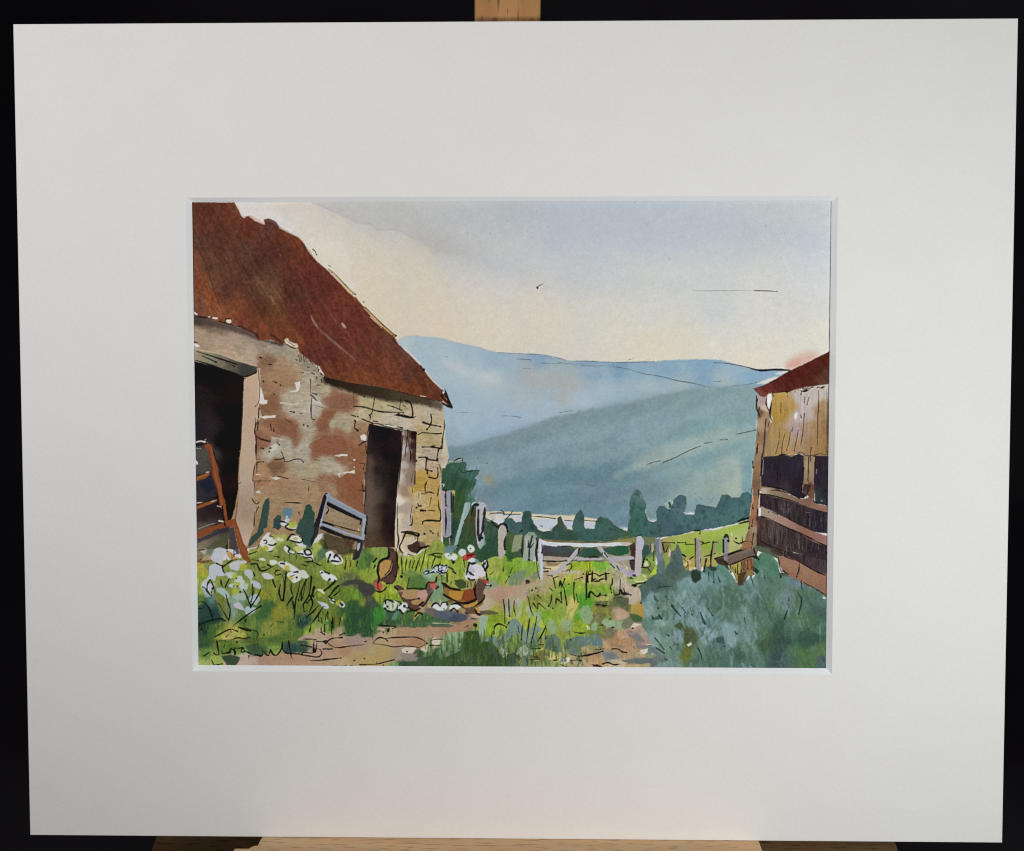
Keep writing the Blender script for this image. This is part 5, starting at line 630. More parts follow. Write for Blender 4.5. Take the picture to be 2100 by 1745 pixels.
ink('N', "990,930 1000,960 1050,1000|1060,1040 1110,1130 1200,1240 1280,1280 1400,1210 1480,1090 1540,1000|1200,1140 1330,1110|1430,990 1440,920 1470,880|1570,935 1605,940|1580,970 1600,950|1340,1200 1390,1160", 20, '2a1d18'); ink('N', "1170,1300 1240,1280 1310,1290|1280,1360 1330,1310 1380,1330", 20, '23261c'); brush('N', "1350,1230 1400,1250", 30, 'c9b3a5', .7)
brush('N', "1545,980 1550,1010", 14, 'd3c9b0', .7); ink('N', "1170,970 1190,860 1200,810|1190,970 1290,960 1420,970", 16, '26321f')
hen('hen_3', [('O', "1240,590 1280,570 1340,630 1400,660 1340,720 1260,700", '4a4239'), ('O', "1265,640 1340,640 1480,680 1690,650 1800,640 1830,760 1800,880 1740,920 1620,960 1520,900 1440,840 1330,780 1260,740", '8a6a3c'), ('O', "1330,690 1440,690 1540,690 1500,810 1420,820 1340,760", 'b4863c'), ('O', "1540,690 1690,650 1700,800 1600,840 1500,820", '8a4a30'), ('O', "1690,650 1750,500 1800,520 1850,570 1840,640 1800,720 1830,760 1800,820 1740,880 1690,830 1700,750", '5f4a40'),
    ('O', "1530,880 1640,860 1740,810 1720,890 1620,930 1560,920", 'b48f4a'), ('O', "1460,840 1540,850 1700,800 1720,830 1620,870 1530,880", '4a2c24'), ('O', "1560,930 1700,900 1720,960 1760,1010 1780,1030 1680,1010 1580,1020", '64503f'), ('O', "1690,920 1750,930 1760,980 1720,1000", 'b58f4e'), ('O', "1750,490 1800,520 1860,540 1900,580 1850,590 1790,540", 'a84a40'), ('O', "1850,520 1890,550 1890,590 1860,580", 'c0483c')])
ink('O', "1240,580 1270,600 1350,650 1490,680|1255,740 1340,790 1440,840 1500,900 1560,940|1700,560 1690,680 1710,800|1830,740 1820,800 1760,860 1700,900|1460,850 1600,860 1720,800|1850,605 1910,610|1690,940 1740,1020 1800,1000|1560,990 1580,1010|1845,410 1870,530", 24, '2a1a15'); brush('O', "1860,600 1905,600", 16, 'e0d8cc', .9); flat('O', "1760,970 1900,960 2030,1000 1990,1020 1850,1020 1780,1030", '5f5645', 1.2, .9, op=.9); flat('O', "1320,820 1380,810 1400,850 1330,860", '6f4530', 1.2, .8, op=.8)
hen('hen_4', [('O', "1590,360 1640,300 1720,310 1800,350 1840,410 1840,480 1760,500 1700,530 1620,540 1570,510 1560,440", 'c9c5cc'), ('O', "1600,260 1640,230 1700,240 1690,290 1640,300", 'c5ccd2'), ('O', "1690,240 1750,260 1730,300 1700,310", '6f8a98'), ('O', "1790,300 1830,260 1880,250 1860,330 1830,390", 'd3d4d2'), ('O', "1590,380 1650,330 1700,420 1640,480 1600,460", 'b3b3be')])
brush('O', "1570,400 1560,480 1580,530", 14, 'dfdcd8', .9); brush('O', "1650,480 1750,510 1830,470", 14, 'd8d0cc', .7); ink('O', "1605,290 1650,310 1690,300|1610,320 1590,400 1575,470|1620,290 1600,350|1820,280 1810,340 1830,380 1850,420|1850,280 1830,310|1860,260 1875,330 1840,400|1600,510 1640,545 1690,530|1610,420 1640,450 1675,470|1870,300 1855,390", 24, '22272e'); brush('O', "1760,490 1780,520", 30, 'c28f8f', .7)
flat('O', "1410,540 1500,525 1580,560 1570,640 1480,670 1420,600", '3c4b30', 1.3, 1, op=.9); ink('O', "1600,560 1590,630|1640,580 1650,640|1370,570 1350,600|1300,430 1310,560|1160,500 1150,560|1380,420 1420,440", 16, '2f3020'); flat('O', "1590,540 1680,540 1690,640 1600,650", '9a8f4a', 2, 1, op=.6)
flat('O', "770,500 900,460 1060,480 1020,560 1000,640 860,660 750,640", '587a40', 2.5, 1.5, op=.6); ink('O', "750,660 850,655 950,670 1010,650", 18, '25331c'); flat('O', "1100,680 1240,640 1250,780 1100,830 1080,760", '7a9c78', 2.5, 1.5, op=.6)

# puddle of blue shadow by the white blooms
area("O 960,940 1090,920 1200,960 1350,980 1500,1000 1610,1040 1560,1110 1430,1130 1250,1090 1100,1040", "O 1100,980,6f6862 1250,1000,57606f 1400,1060,454e60 1550,1080,4c5464 1350,1000,5f6878 1000,950,857a68", soft=1.3, rag=1.2, p=2, s0=6, op=.95)
flat('O', "1580,1040 1700,1070 1740,1110 1600,1110", '8f8073', 1.2, 1, op=.8); flat('O', "1620,1010 1740,1030 1760,1060 1680,1060", 'b8a292', 1, 1, op=.8); ink('O', "1680,1150 1720,1160 1700,1190 1690,1170|1650,1080 1740,1080", 18)

# ------------------------------------------------------------------ white flowers and stems
FL = 'daisies'
def fl(pl, s, h='c9cbd0', soft=1.25, op=.95): flat(pl, s, h, soft, .8, op=op, label=FL, sm=True)
fl('M', "350,470 370,420 430,400 500,410 535,460 520,500 490,530 480,620 440,640 360,590 320,550", 'bcbcc6'); fl('M', "300,660 400,630 480,690 520,780 440,800 400,790 370,860 300,840 260,900 380,900 340,1000 250,1010 190,960 190,900 290,790", 'b9bfcb'); fl('M', "580,630 660,590 780,580 820,600 780,640 720,680 700,720 600,700", 'c3bec8'); fl('M', "780,740 850,700 900,750 890,860 830,810", 'b5bdc4')
fl('M', "520,760 600,740 690,780 600,830 540,800", 'bcc4c6'); fl('M', "680,800 740,800 790,890 740,960 650,880", 'b9c5c0'); fl('M', "870,860 940,860 1010,910 1010,970 940,960 880,900", 'b0bcc6'); fl('M', "570,920 640,900 720,920 660,960 580,950", 'bcc6c4'); fl('M', "720,900 830,910 820,990 760,1000 720,960", 'b5c4bd', 1.5, .85); fl('M', "400,970 480,960 540,1010 580,1080 540,1110 490,1070 410,1020", 'a8b8b8')
fl('M', "840,1130 900,1060 970,1050 1000,1110 960,1200 900,1180", 'a8b7c0', 1.3); fl('M', "640,1190 700,1165 750,1200 800,1280 740,1270 660,1230", 'bdbac4'); fl('M', "800,1240 850,1220 960,1250 900,1320 830,1350 800,1300", 'a9b9c0', 1.2); fl('M', "200,1000 300,1010 340,1090 260,1100", '9fb0bd', 2.5, .7); fl('M', "680,1050 790,1040 800,1130 700,1130 620,1090", 'a8b8ae', 2, .8)
flat('M', "230,1120 330,1080 420,1180 480,1350 400,1420 200,1400 150,1250", '33504b', 2.2, 3, op=.6); flat('M', "150,1220 230,1200 400,1300 500,1420 300,1480 160,1440", '2b453f', 1.8, 2.5, op=.7); flat('M', "280,1120 350,1110 370,1170 300,1180", '6f98a8', 3, 1, op=.6); flat('M', "1050,1230 1180,1140 1190,1200 1090,1380 960,1420 930,1350", '41663a', 1.6, 2.2, op=.75)
ell('M', "770,670,52,55,20 680,910,45,30,-10 660,1010,52,48,-30 655,800,40,35", 'a8b43c', 1.5, op=.9); ell('M', "730,1020,16,16 640,940,14,12 690,940,13,11 675,830,12,11", '1d2220', op=.9)
ink('M', "200,950 240,970 300,1050 330,1070|310,845 270,920 265,1000|310,850 350,930 375,1030|325,1040 340,970|475,680 550,620 620,575|480,650 490,720 515,760|460,840 465,900 485,950|575,835 520,950|530,1050 560,1180 590,1270 570,1420|900,910 905,1050 880,1150|775,985 830,1100 860,1180|1015,990 960,1100 875,1230|870,1190 875,1240|620,1500 760,1390 900,1290 1020,1215|800,1430 815,1390|150,1155 230,1170 310,1280 350,1420|430,1180 480,1270 540,1370 570,1420|150,1250 220,1250|150,1480 300,1420 460,1390 510,1420|150,1570 200,1530|480,660 400,620|620,580 690,560", 17, '1a2420')
# row of blooms under the wall
fl('M', "1000,330 1060,240 1110,190 1160,195 1140,230 1230,320 1180,360 1210,385 1130,470 1090,440 1020,380", 'cdd0cc'); ell('M', "1085,405,42,35,20", 'b3a93c', op=.9); fl('M', "1230,270 1290,260 1340,300 1290,310 1250,300", 'c9ccb4'); fl('M', "1420,280 1470,230 1560,240 1600,290 1560,320 1470,310", 'd3d2c4'); ell('M', "1500,275,40,18,10", 'a8a84a', op=.8); fl('M', "1335,400 1370,370 1410,430 1490,460 1470,490 1400,480 1360,450", 'd0d3d6'); fl('M', "1480,390 1570,380 1610,410 1540,470 1490,430", 'c0bf7c'); fl('M', "1540,480 1600,430 1690,440 1740,500 1740,570 1650,540 1600,520", 'd3d6d8'); fl('M', "1290,40 1380,20 1420,80 1510,90 1490,150 1420,160 1370,110 1310,90", 'c9cbd0'); ell('M', "1450,90,55,45,10", 'aab24a', 1.2, op=.85); fl('M', "1370,0 1420,0 1400,40 1350,30", 'b9bfc8')
fl('M', "1920,480 1990,450 2060,490 2120,520 2120,620 2060,630 2000,590 1940,540", 'd3d4d4'); fl('N', "40,480 100,450 150,490 230,520 270,570 260,620 190,635 110,610", 'd3d4d6'); fl('M', "990,560 1030,545 1090,575 1050,590", 'ccd0c8'); fl('M', "1140,590 1190,570 1250,600 1220,630 1160,640", 'd0d3cc'); fl('M', "1260,620 1320,590 1420,620 1540,700 1550,740 1480,740 1400,710 1330,700", 'cfd0d2'); ell('M', "1380,680,45,35,20", 'bba846', op=.9); fl('M', "1380,780 1440,740 1550,770 1580,830 1520,880 1470,890 1420,840", 'cfd2d0'); ell('M', "1440,820,45,30", 'b5ab4c', op=.7); fl('M', "1540,750 1590,710 1650,740 1690,810 1620,830 1560,800", 'cbcbc4')
fl('M', "1030,770 1090,755 1160,780 1200,820 1140,845 1070,830", 'c3c3c8'); fl('M', "1840,740 1890,725 1950,760 2050,800 2080,850 2010,850 1900,840", 'd0d3d2'); fl('N', "-50,740 0,730 130,780 190,840 130,870 20,850", 'd0d3d4'); fl('M', "1800,990 1850,975 1900,1010 1900,1050 1850,1020", 'd3cdb8'); ell('M', "1840,1060,35,35", 'a5b038', 1.3, op=.8); fl('M', "1810,1150 1900,1170 1960,1220 1940,1255 1870,1220", 'b5c0cc'); fl('N', "80,1120 130,1110 170,1160 130,1180", 'ccd2d6'); fl('N', "220,1160 260,1150 300,1200 280,1240 220,1220", 'c5ccd3'); fl('N', "170,1150 240,1140 230,1190 190,1210", 'a8b23c', 1.2); fl('N', "0,1170 60,1190 70,1240 10,1250", 'b9c3cc')
ink('M', "1060,300 1090,300 1100,330 1070,345|1100,350 1180,370 1220,345|1140,240 1200,250|1380,300 1440,220 1500,225|1400,290 1500,320 1570,330 1600,290 1560,245|1370,370 1420,410 1400,460 1480,490 1500,450|1330,40 1400,70 1360,110 1420,150 1500,150|1290,35 1340,40|1620,440 1690,430 1720,490 1650,500 1625,450|1600,520 1640,540 1720,540 1740,590|1520,480 1600,490|1590,240 1600,300|850,495 960,455|890,570 990,580|880,630 960,630 1010,720 1100,710 1190,660|1000,690 1080,670|910,740 930,790|1110,640 1150,660|970,410 995,350|1290,620 1340,625|1215,740 1240,720 1290,715|1210,750 1230,785 1290,770|1440,800 1490,780|1515,815|1480,745 1530,735|1840,770 1870,750|1960,550 1985,500|2010,580 2060,590|2040,540 2060,510|1640,600 1740,600 1820,640 1860,650|1890,720 1960,760|1120,460 1180,450", 17, '1b2126')
ink('N', "80,540 95,500|150,540 165,500 220,540 250,590|110,590 160,590 240,600|20,740 80,760|70,860 85,840|150,850 170,870|85,1130 160,1160|230,1165 260,1200|0,1220 30,1230|70,1080 110,1110|65,600 70,560", 22, '1b2126')
ink('M', "1320,780 1350,960 1330,1130|1370,740 1350,950 1325,1140|1290,920 1270,1020 1300,1130|1440,900 1440,1000 1480,1100|1560,870 1540,1000 1500,1150 1480,1400|1650,850 1600,960 1540,1130|1640,900 1600,1100|1590,960 1580,1130|1450,1100 1370,1220|1460,1150 1480,1250|1720,800 1710,950 1690,1060 1640,1150 1610,1200 1620,1290|1760,950 1720,1100 1660,1170|1700,1060 1740,1180 1690,1310|1730,1000 1780,960|1810,1000 1750,1080|2060,860 1970,940 1900,1000|1980,1080 2040,980 2100,930|1820,1210 1740,1300 1640,1380|1890,1220 1800,1360 1700,1490|1720,1480 1700,1560|1240,1430 1330,1445|1180,850 1220,950|700,1510 800,1550 870,1560|1420,480 1415,550|1510,510 1510,560|1580,630 1640,650|1340,540 1345,590|1200,520 1260,530|1860,1380 1870,1450|1820,1350 1825,1420|1940,1340 1945,1400|2020,1370 2010,1460", 17, '1c2218')
brush('M', "1330,790 1310,900 1295,1000|1810,1240 1795,1310|1010,400 970,460|1240,960 1200,1160", 10, 'c3b468', .6)
ink('N', "180,870 80,960 10,1000|210,930 130,1020 80,1080|245,990 150,1070|0,1000 20,980|320,540 310,640 300,700|385,560 375,670|480,590 460,660|740,550 700,600|700,690 720,650|30,1400 35,1330|130,1380 135,1450 120,1550|240,1380 220,1500|20,1470 10,1570|60,1320 60,1290", 18, '20261a'); brush('N', "330,520 320,600|400,480 390,560|480,1250 485,1310|260,1370 265,1420|45,1380 50,1430", 13, 'cdcb8c', .75)
ink('N', "1090,530 1095,650 1100,760|1165,550 1150,650 1145,720|1220,570 1195,680|1275,580 1240,680|1350,530 1310,640 1290,720|1410,520 1380,640 1355,730|1465,560 1450,700|1560,540 1530,620 1510,690|1430,430 1400,540|1470,510 1560,480 1650,490|1590,520 1640,530|1630,590 1625,640|1520,500 1650,560", 14, '2c3216')
# right cluster, red bloom, small clusters
flat('N', "1690,400 1750,370 1840,370 1870,390 1810,450 1790,500 1720,490 1690,450", '66848f', 1.5, 1, op=.9, label=FL); fl('N', "1690,490 1740,470 1780,510 1830,480 1870,520 1850,570 1790,570 1740,560 1700,530", 'cdd2d6'); ell('N', "1745,515,15,9 1730,465,10,6", '1f2a33', op=.9); fl('N', "1885,470 1920,420 1980,430 1995,480 1950,520 1910,510", 'c6cbd2'); fl('N', "2010,390 2050,360 2100,390 2110,440 2060,470 2020,440", 'd0d6d6'); ell('N', "2055,415,10,9 2010,440,8,6", '1a2024', op=.9)
flat('O', "1520,210 1600,160 1680,170 1710,200 1640,230 1580,265 1530,260", 'a8403c', .9, .8, label='red_flower'); ink('O', "1580,215 1620,190 1690,180|1590,190 1640,200", 14, '5a1c1c'); flat('O', "1530,210 1570,190 1590,230 1550,260", 'c2524a', 1.2, .8, op=.8, label='red_flower'); ink('N', "1790,570 1810,620|1960,580 1975,680|1790,580 1820,600", 22, '1d2a20')
fl('N', "1400,740 1450,720 1500,740 1540,690 1600,650 1650,650 1720,660 1740,690 1700,750 1640,790 1590,760 1530,750 1480,770 1420,770", 'b3c0cc', 1.2); ink('N', "1400,750 1430,730 1470,730 1460,760 1420,775 1400,760|1470,760 1540,740|1520,700 1570,650 1620,640 1680,655 1720,650|1550,690 1590,700 1640,690|1600,650 1610,720 1650,740|1660,660 1640,720 1700,700|1580,740 1640,760 1720,740 1740,700|1620,770 1650,790|1740,670 1800,700 1830,750|1690,720 1720,680", 17, '1d2c3c'); fl('N', "1560,690 1600,680 1590,710|1620,690 1650,700 1630,720|1680,690 1710,690 1690,720", 'd8dde0'); flat('N', "1380,770 1480,780 1500,820 1430,830", 'a8b8ae', 3, 1, op=.6); ink('N', "1590,790 1580,840|1650,790 1655,880|1740,760 1730,860", 14, '2b3a2b')
fl('N', "830,1200 870,1150 960,1130 1040,1170 1010,1240 960,1290 900,1290 850,1250", 'c3c8b8'); fl('N', "1040,1210 1080,1170 1150,1170 1180,1210 1160,1270 1110,1310 1060,1270", 'cfd3d6'); ink('N', "870,1190 870,1130 940,1140 980,1160|1000,1135 1060,1160|860,1250 910,1290 1000,1300|1060,1210 1080,1180|1065,1270 1110,1325|1130,1215|1160,1240 1190,1240|900,1245 890,1220|1040,1200 1030,1270", 22, '1b1f22')
fl('N', "1520,1220 1570,1180 1620,1200 1690,1160 1730,1180 1720,1250 1660,1280 1580,1270", 'd0d3d8'); fl('N', "1750,1240 1800,1200 1880,1190 1920,1230 1870,1260 1790,1270", 'd3d4d6'); ink('N', "1515,1220 1540,1185 1590,1175 1630,1220 1660,1170 1720,1160|1780,1280 1820,1250 1870,1290|1790,1190 1850,1180 1910,1200|1680,1250 1690,1270|1725,1190", 22, '1e222a'); brush('N', "1630,1130 1632,1180", 12, 'd8d8c8', .8); fl('N', "2020,590 2060,560 2120,570 2080,600", 'c5ccd2')
# tufts of shaded grass below the bank
flat('N', "330,1180 400,1120 490,1140 500,1230 580,1240 600,1180 700,1220 700,1420 620,1480 700,1570 560,1590 330,1600 290,1480 330,1350", '2f5138', 2.5, 2, op=.7); flat('N', "590,1180 700,1120 780,1180 820,1290 760,1240 640,1230", '474848', 2.5, 1.5, op=.75); flat('N', "700,1420 720,1270 770,1230 830,1300 860,1400 790,1440", '3d8c36', 2.5, 1.5, op=.75); flat('N', "880,1290 1000,1290 1000,1400 900,1430", '3a4f40', 2.5, 1.5, op=.6); flat('N', "950,1400 1000,1290 1050,1300 1000,1420", '6a9a88', 2, 1, op=.7)
for _ in range(120):
    x = r2.uniform(905, 1060); y = r2.uniform(1590, 1690); l = r2.uniform(8, 20)
    brush('Z', "%f,%f %f,%f" % (x, y, x+r2.uniform(-4, 4), y-l), r2.uniform(2, 5), r2.choice(['2a4a34', '3f6a3f', '4a8a45', '35573f', '5a7a38']), r2.uniform(.2, .55), soft=1.1)
ink('R', "740,430 850,440 1000,450|960,480 1030,465|230,575 290,545|690,630 690,590|770,480 800,520 830,530|890,490 905,520 915,480", 16); brush('N', "770,1530 850,1550", 14, 'cfbfa0', .8); brush('R', "760,480 800,510 820,540", 16, 'cfc0a6', .7)
# track pen work
ink('R', "40,670 120,620 260,605|70,690 150,740 240,745 300,735 450,715 570,705|0,910 100,905 240,890|120,1000 180,995|240,998 320,995|370,998 400,995|430,925|570,900|510,985 640,980 750,975 850,950 990,915|745,940 745,975|835,990|690,685 740,630 790,605 850,620 900,655|850,620 1000,605 1150,600 1280,600 1370,630 1460,685|690,690 850,710 980,735 1110,725 1250,730 1330,745 1440,690|1500,650 1560,630 1670,630|1480,715 1560,715 1640,720|1165,800|570,660 600,660|0,765 120,762|1970,470 2010,440|220,570 280,550|0,650 60,660 30,690", 13, '2b2018'); ell('R', "35,668,28,30", '3a2a20', op=.85)
ink('Q', "1240,378 1320,395|700,455 850,490 960,520 980,570 960,620|370,600 440,560 590,490 690,520|530,600 580,540|590,490 600,530|1720,450 1700,520|1860,440 1860,520 1900,570|2000,440 2005,570|1840,530 1900,560|1060,570|600,640 690,610 800,620 860,600|400,650 520,650|1700,925 1830,925 2100,895|1790,660 1900,665|2020,765 1950,770|330,920 370,990 470,970|850,900 850,860|225,860 290,820|2030,1000 2080,1000|520,690 500,740|1560,710 1700,735", 14, '26251a')
ink('S', "620,600 635,700 640,850 645,940|695,600 700,720 710,830|775,620 770,720 795,830|965,555 985,650 1010,760 1040,820|1040,655 1100,730 1110,650 1220,740|990,870 970,1000 945,1210|1090,835 1060,1000 1010,1200|890,950 880,1060 875,1160|825,970 840,1060|1220,960 1180,1050 1100,1190|1150,1100 1145,1210|1220,1000 1210,1140|490,1080 500,980 560,940 640,970 660,990|660,990 700,920|1590,1050 1700,1070 1780,1065|1970,960 2010,955|1320,300 1350,440|1400,430 1420,340 1440,430|1440,420 1480,310|1270,440 1310,480|1465,420 1490,560 1510,680|1425,500 1440,650|1610,365 1605,500 1620,650|1640,520 1665,630|1295,540 1285,640 1250,690|1355,675 1365,590 1430,640|1780,210 1780,400 1780,590|1810,220 1800,340|1860,200 1855,350|1620,320 1720,290|1820,570 1845,490 1930,560 1970,520|2000,540 2050,540|1880,310 1960,350|1910,340 2000,310|1515,385 1540,385|1020,470|1075,440|1050,560 1060,600|1100,540 1140,575|980,370 940,375|650,370 700,280|720,230 750,150|620,200 625,150|440,250 490,210|1240,262 1300,270|1320,300 1390,275|1560,1160|1060,1240 1180,1230|1020,1290 1150,1280|990,1440 1090,1440|1330,1450 1370,1445|1560,1450 1700,1450|1570,1370 1700,1390 1850,1360 1970,1330|1420,1510 1510,1540|1310,720|1920,1510 1990,1540|2010,1500 2060,1480", 15, '20221a')
ell('S', "960,350,32,25,20 220,960,22,18", '2b221a', op=.85); flat('S', "1020,1390 1100,1380 1150,1450 1060,1430|750,1330 860,1400 810,1420", '3f3a26', 1.2, .9, op=.7)
ink('T', "140,250 220,235 280,270 330,250 420,235|110,200 110,330 100,420 105,600|130,210 125,350|190,210 185,340|370,230 375,320|465,300 460,380 440,420 450,500|180,340 260,350 300,320 370,310|205,320 240,300|130,565 150,490 240,555 300,535|370,540|580,310 570,440 565,520|480,470 500,540 560,520 580,460 600,510 650,520 720,535|600,470 620,530|620,440 650,520 690,520|470,580 600,570|150,90 150,200|130,65 170,65|60,240|680,300 740,300|0,1390 130,1380 250,1350 330,1320|460,1290 540,1290 600,1330 660,1340|330,1500 400,1480 490,1510 570,1500|180,1510 300,1540|220,1300 300,1295|240,670 380,680|410,880 440,870|970,1240 1000,1240|760,1255 780,1295|270,960 320,955|330,690 360,690|280,1270 360,1290|750,1000", 15, '221d18'); ell('T', "770,405,38,22,10 770,265,24,16 720,290,14,10 470,990,22,12,-10", '33251c', op=.9); brush('T', "940,1225 1000,1230", 18, 'c9b8ac', .8); flat('T', "200,1505 300,1530 290,1545 190,1530", '2a231c', .9, .7, op=.9); ell('T', "15,1450,24,14", '33251c', op=.85)
flat('T', "480,520 560,520 640,490 720,530 640,545 560,520 520,550", '2f241c', .9, .8, op=.7)

# ------------------------------------------------------------------ signature, bottom left
SG = 'signature'
ink('Q', "405,660 415,740 430,830 400,850 360,825|470,790 475,830|490,830 570,810 590,780 580,820|600,760 650,790 655,840 650,760|630,750 700,755 770,750 745,775 750,805 790,800 770,760|790,790 830,810 880,830|975,680 980,760|880,830 960,850 1030,860 1040,790|1060,800 1090,840 1125,855 1150,770|1150,780 1190,840 1240,850 1290,790 1310,740 1325,680|1315,670 1320,760 1370,820 1440,830|1405,650 1420,760 1435,850 1460,905|1450,830 1600,840 1580,850 1610,815 1720,820 1780,800|1760,640 1755,720 1750,800 1780,800 1795,680|1745,700 1770,790|1600,850 1700,865 1820,875 1865,830 1850,780 1800,760|225,860 290,815|680,670", 17, '1b1c1a', .95, label=SG, dots=.2)
ink('Q', "1570,710 1720,735|1600,630 1700,628 1785,635", 15, '23231f', .7, label=SG)
# dry pigment grain over the whole sheet, stronger where the washes are dark
N3 = noise(3.2, seed=9, octs=2)
lum = img.mean(-1)
img *= (1 + (0.012 + 0.13*np.clip(.72-lum, 0, .6))*N3)[..., None]
def tone(keys, sat, gain):
    k = np.isin(lab, [L(t) for t in keys]); c = img[k]; g = c.mean(-1, keepdims=True); img[k] = (g + sat*(c-g))*gain
tone(['shrub'], .86, .95); tone(['sky'], 1.04, .99); tone(['cladding'], .88, 1.0); tone(['wall'], .9, .98); tone(['roof'], .86, 1.0); tone(['shed_roof'], .9, .96); tone(['rusty_gate'], .85, .9); tone(['hillside'], .88, np.array([.925, .945, .985], f32)*1.0); tone(['hill'], .85, .96); tone(['grass'], .97, .99); tone(['tree_line'], .85, .92); tone(['gate'], .8, 1.0); tone(['leaf'], .72, 1.0); tone(['bush'], .82, .97); tone(['hurdle'], .75, .98); tone(['field'], .86, .97)

# the darks of the finished sheet, glazed down once more
lum = img.mean(-1); q_ = np.clip((lum-.30)/.42, 0, 1); q_ = q_*q_*(3-2*q_)
img *= (1 - .035*(1-q_))[..., None]

# ================================================================== BUILD: the real things, in metres
import bpy, bmesh
from mathutils import Matrix, Vector
S = bpy.context.scene
COL = S.collection
MM = 0.001
LEAN = math.radians(15)                 # the board leans back on the easel
HB = 0.078                              # height of the board's lower edge above the table
sL, cL = math.sin(LEAN), math.cos(LEAN)
BOARD = Matrix(((1, 0, 0, 0), (0, sL, -cL, 0), (0, cL, sL, HB), (0, 0, 0, 1))) @ Matrix.Translation((0, 126.45*MM, 0))
# board axes: x right, y up the board, z out of it towards the viewer; origin in the middle of the mount

def srgb2lin(c): return np.where(c <= 0.04045, c/12.92, ((c+0.055)/1.055)**2.4)

# ---------------------------------------------------------------- materials
def new_mat(name):
    m = bpy.data.materials.new(name); m.use_nodes = True
    nt = m.node_tree; bs = nt.nodes['Principled BSDF']
    return m, nt, bs
def N(nt, t, **kw):
    n = nt.nodes.new(t)
    for k, v in kw.items(): setattr(n, k, v)
    return n
def tex_noise(nt, scale, detail=4, rough=0.55, vec=None):
    n = N(nt, 'ShaderNodeTexNoise'); n.inputs['Scale'].default_value = scale; n.inputs['Detail'].default_value = detail; n.inputs['Roughness'].default_value = rough
    if vec: nt.links.new(vec, n.inputs['Vector'])
    return n
def ramp(nt, fac, stops):
    r = N(nt, 'ShaderNodeValToRGB'); e = r.color_ramp.elements
    e[0].position, e[0].color = stops[0][0], (*stops[0][1], 1); e[1].position, e[1].color = stops[-1][0], (*stops[-1][1], 1)
    for p_, c_ in stops[1:-1]:
        x = e.new(p_); x.color = (*c_, 1)
    nt.links.new(fac, r.inputs['Fac']); return r
def mix(nt, a, b, fac, mode='MIX'):
    m = N(nt, 'ShaderNodeMix'); m.data_type = 'RGBA'; m.blend_type = mode
    for s, v in ((m.inputs[0], fac), (m.inputs[6], a), (m.inputs[7], b)):
        if hasattr(v, 'is_linked'): nt.links.new(v, s)
        else: s.default_value = v if not isinstance(v, tuple) else (*v, 1)
    return m.outputs[2]
def bump(nt, bs, h, strength, dist):
    b = N(nt, 'ShaderNodeBump'); b.inputs['Strength'].default_value = strength; b.inputs['Distance'].default_value = dist
    nt.links.new(h, b.inputs['Height']); nt.links.new(b.outputs[0], bs.inputs['Normal'])

def mat_board(name, col, amt):
    m, nt, bs = new_mat(name); tc = N(nt, 'ShaderNodeTexCoord')
    n1 = tex_noise(nt, 900, 3, .6, tc.outputs['Object']); n2 = tex_noise(nt, 60, 4, .6, tc.outputs['Object'])
    r1 = ramp(nt, n1.outputs['Fac'], [(0.3, tuple(x*(1-amt) for x in col)), (0.7, tuple(min(1, x*(1+amt)) for x in col))])
    r2 = ramp(nt, n2.outputs['Fac'], [(0.3, (.985, .98, .985)), (0.7, (1, 1, 1))])
    nt.links.new(mix(nt, r1.outputs[0], r2.outputs[0], 1.0, 'MULTIPLY'), bs.inputs['Base Color'])
    bs.inputs['Roughness'].default_value = .85; bs.inputs['Specular IOR Level'].default_value = .2
    bump(nt, bs, n1.outputs['Fac'], .25, .00012)
    return m
M_MOUNT = mat_board('mount_card', (.83, .818, .80), .02)
M_CORE = mat_board('mount_core', (.86, .868, .885), .015)
M_BACK = mat_board('backing_card', (.55, .50, .42), .05)
M_PAPER = mat_board('watercolour_paper', (.82, .80, .76), .02)

def mat_paint():
    m, nt, bs = new_mat('watercolour_and_ink'); tc = N(nt, 'ShaderNodeTexCoord')
    a = N(nt, 'ShaderNodeVertexColor'); a.layer_name = 'pigment'
    n1 = tex_noise(nt, 1400, 3, .65, tc.outputs['Object']); n2 = tex_noise(nt, 420, 4, .6, tc.outputs['Object'])
    g1 = ramp(nt, n1.outputs['Fac'], [(0.25, (.94, .94, .945)), (0.75, (1.05, 1.05, 1.045))])   # pigment settling in the paper's tooth
    g2 = ramp(nt, n2.outputs['Fac'], [(0.25, (.97, .97, .97)), (0.75, (1.025, 1.025, 1.025))])
    c = mix(nt, mix(nt, a.outputs['Color'], g1.outputs[0], 1.0, 'MULTIPLY'), g2.outputs[0], 1.0, 'MULTIPLY')
    nt.links.new(c, bs.inputs['Base Color']); bs.inputs['Roughness'].default_value = .85; bs.inputs['Specular IOR Level'].default_value = .12
    bump(nt, bs, n2.outputs['Fac'], .35, .00018)
    return m
M_PAINT = mat_paint()

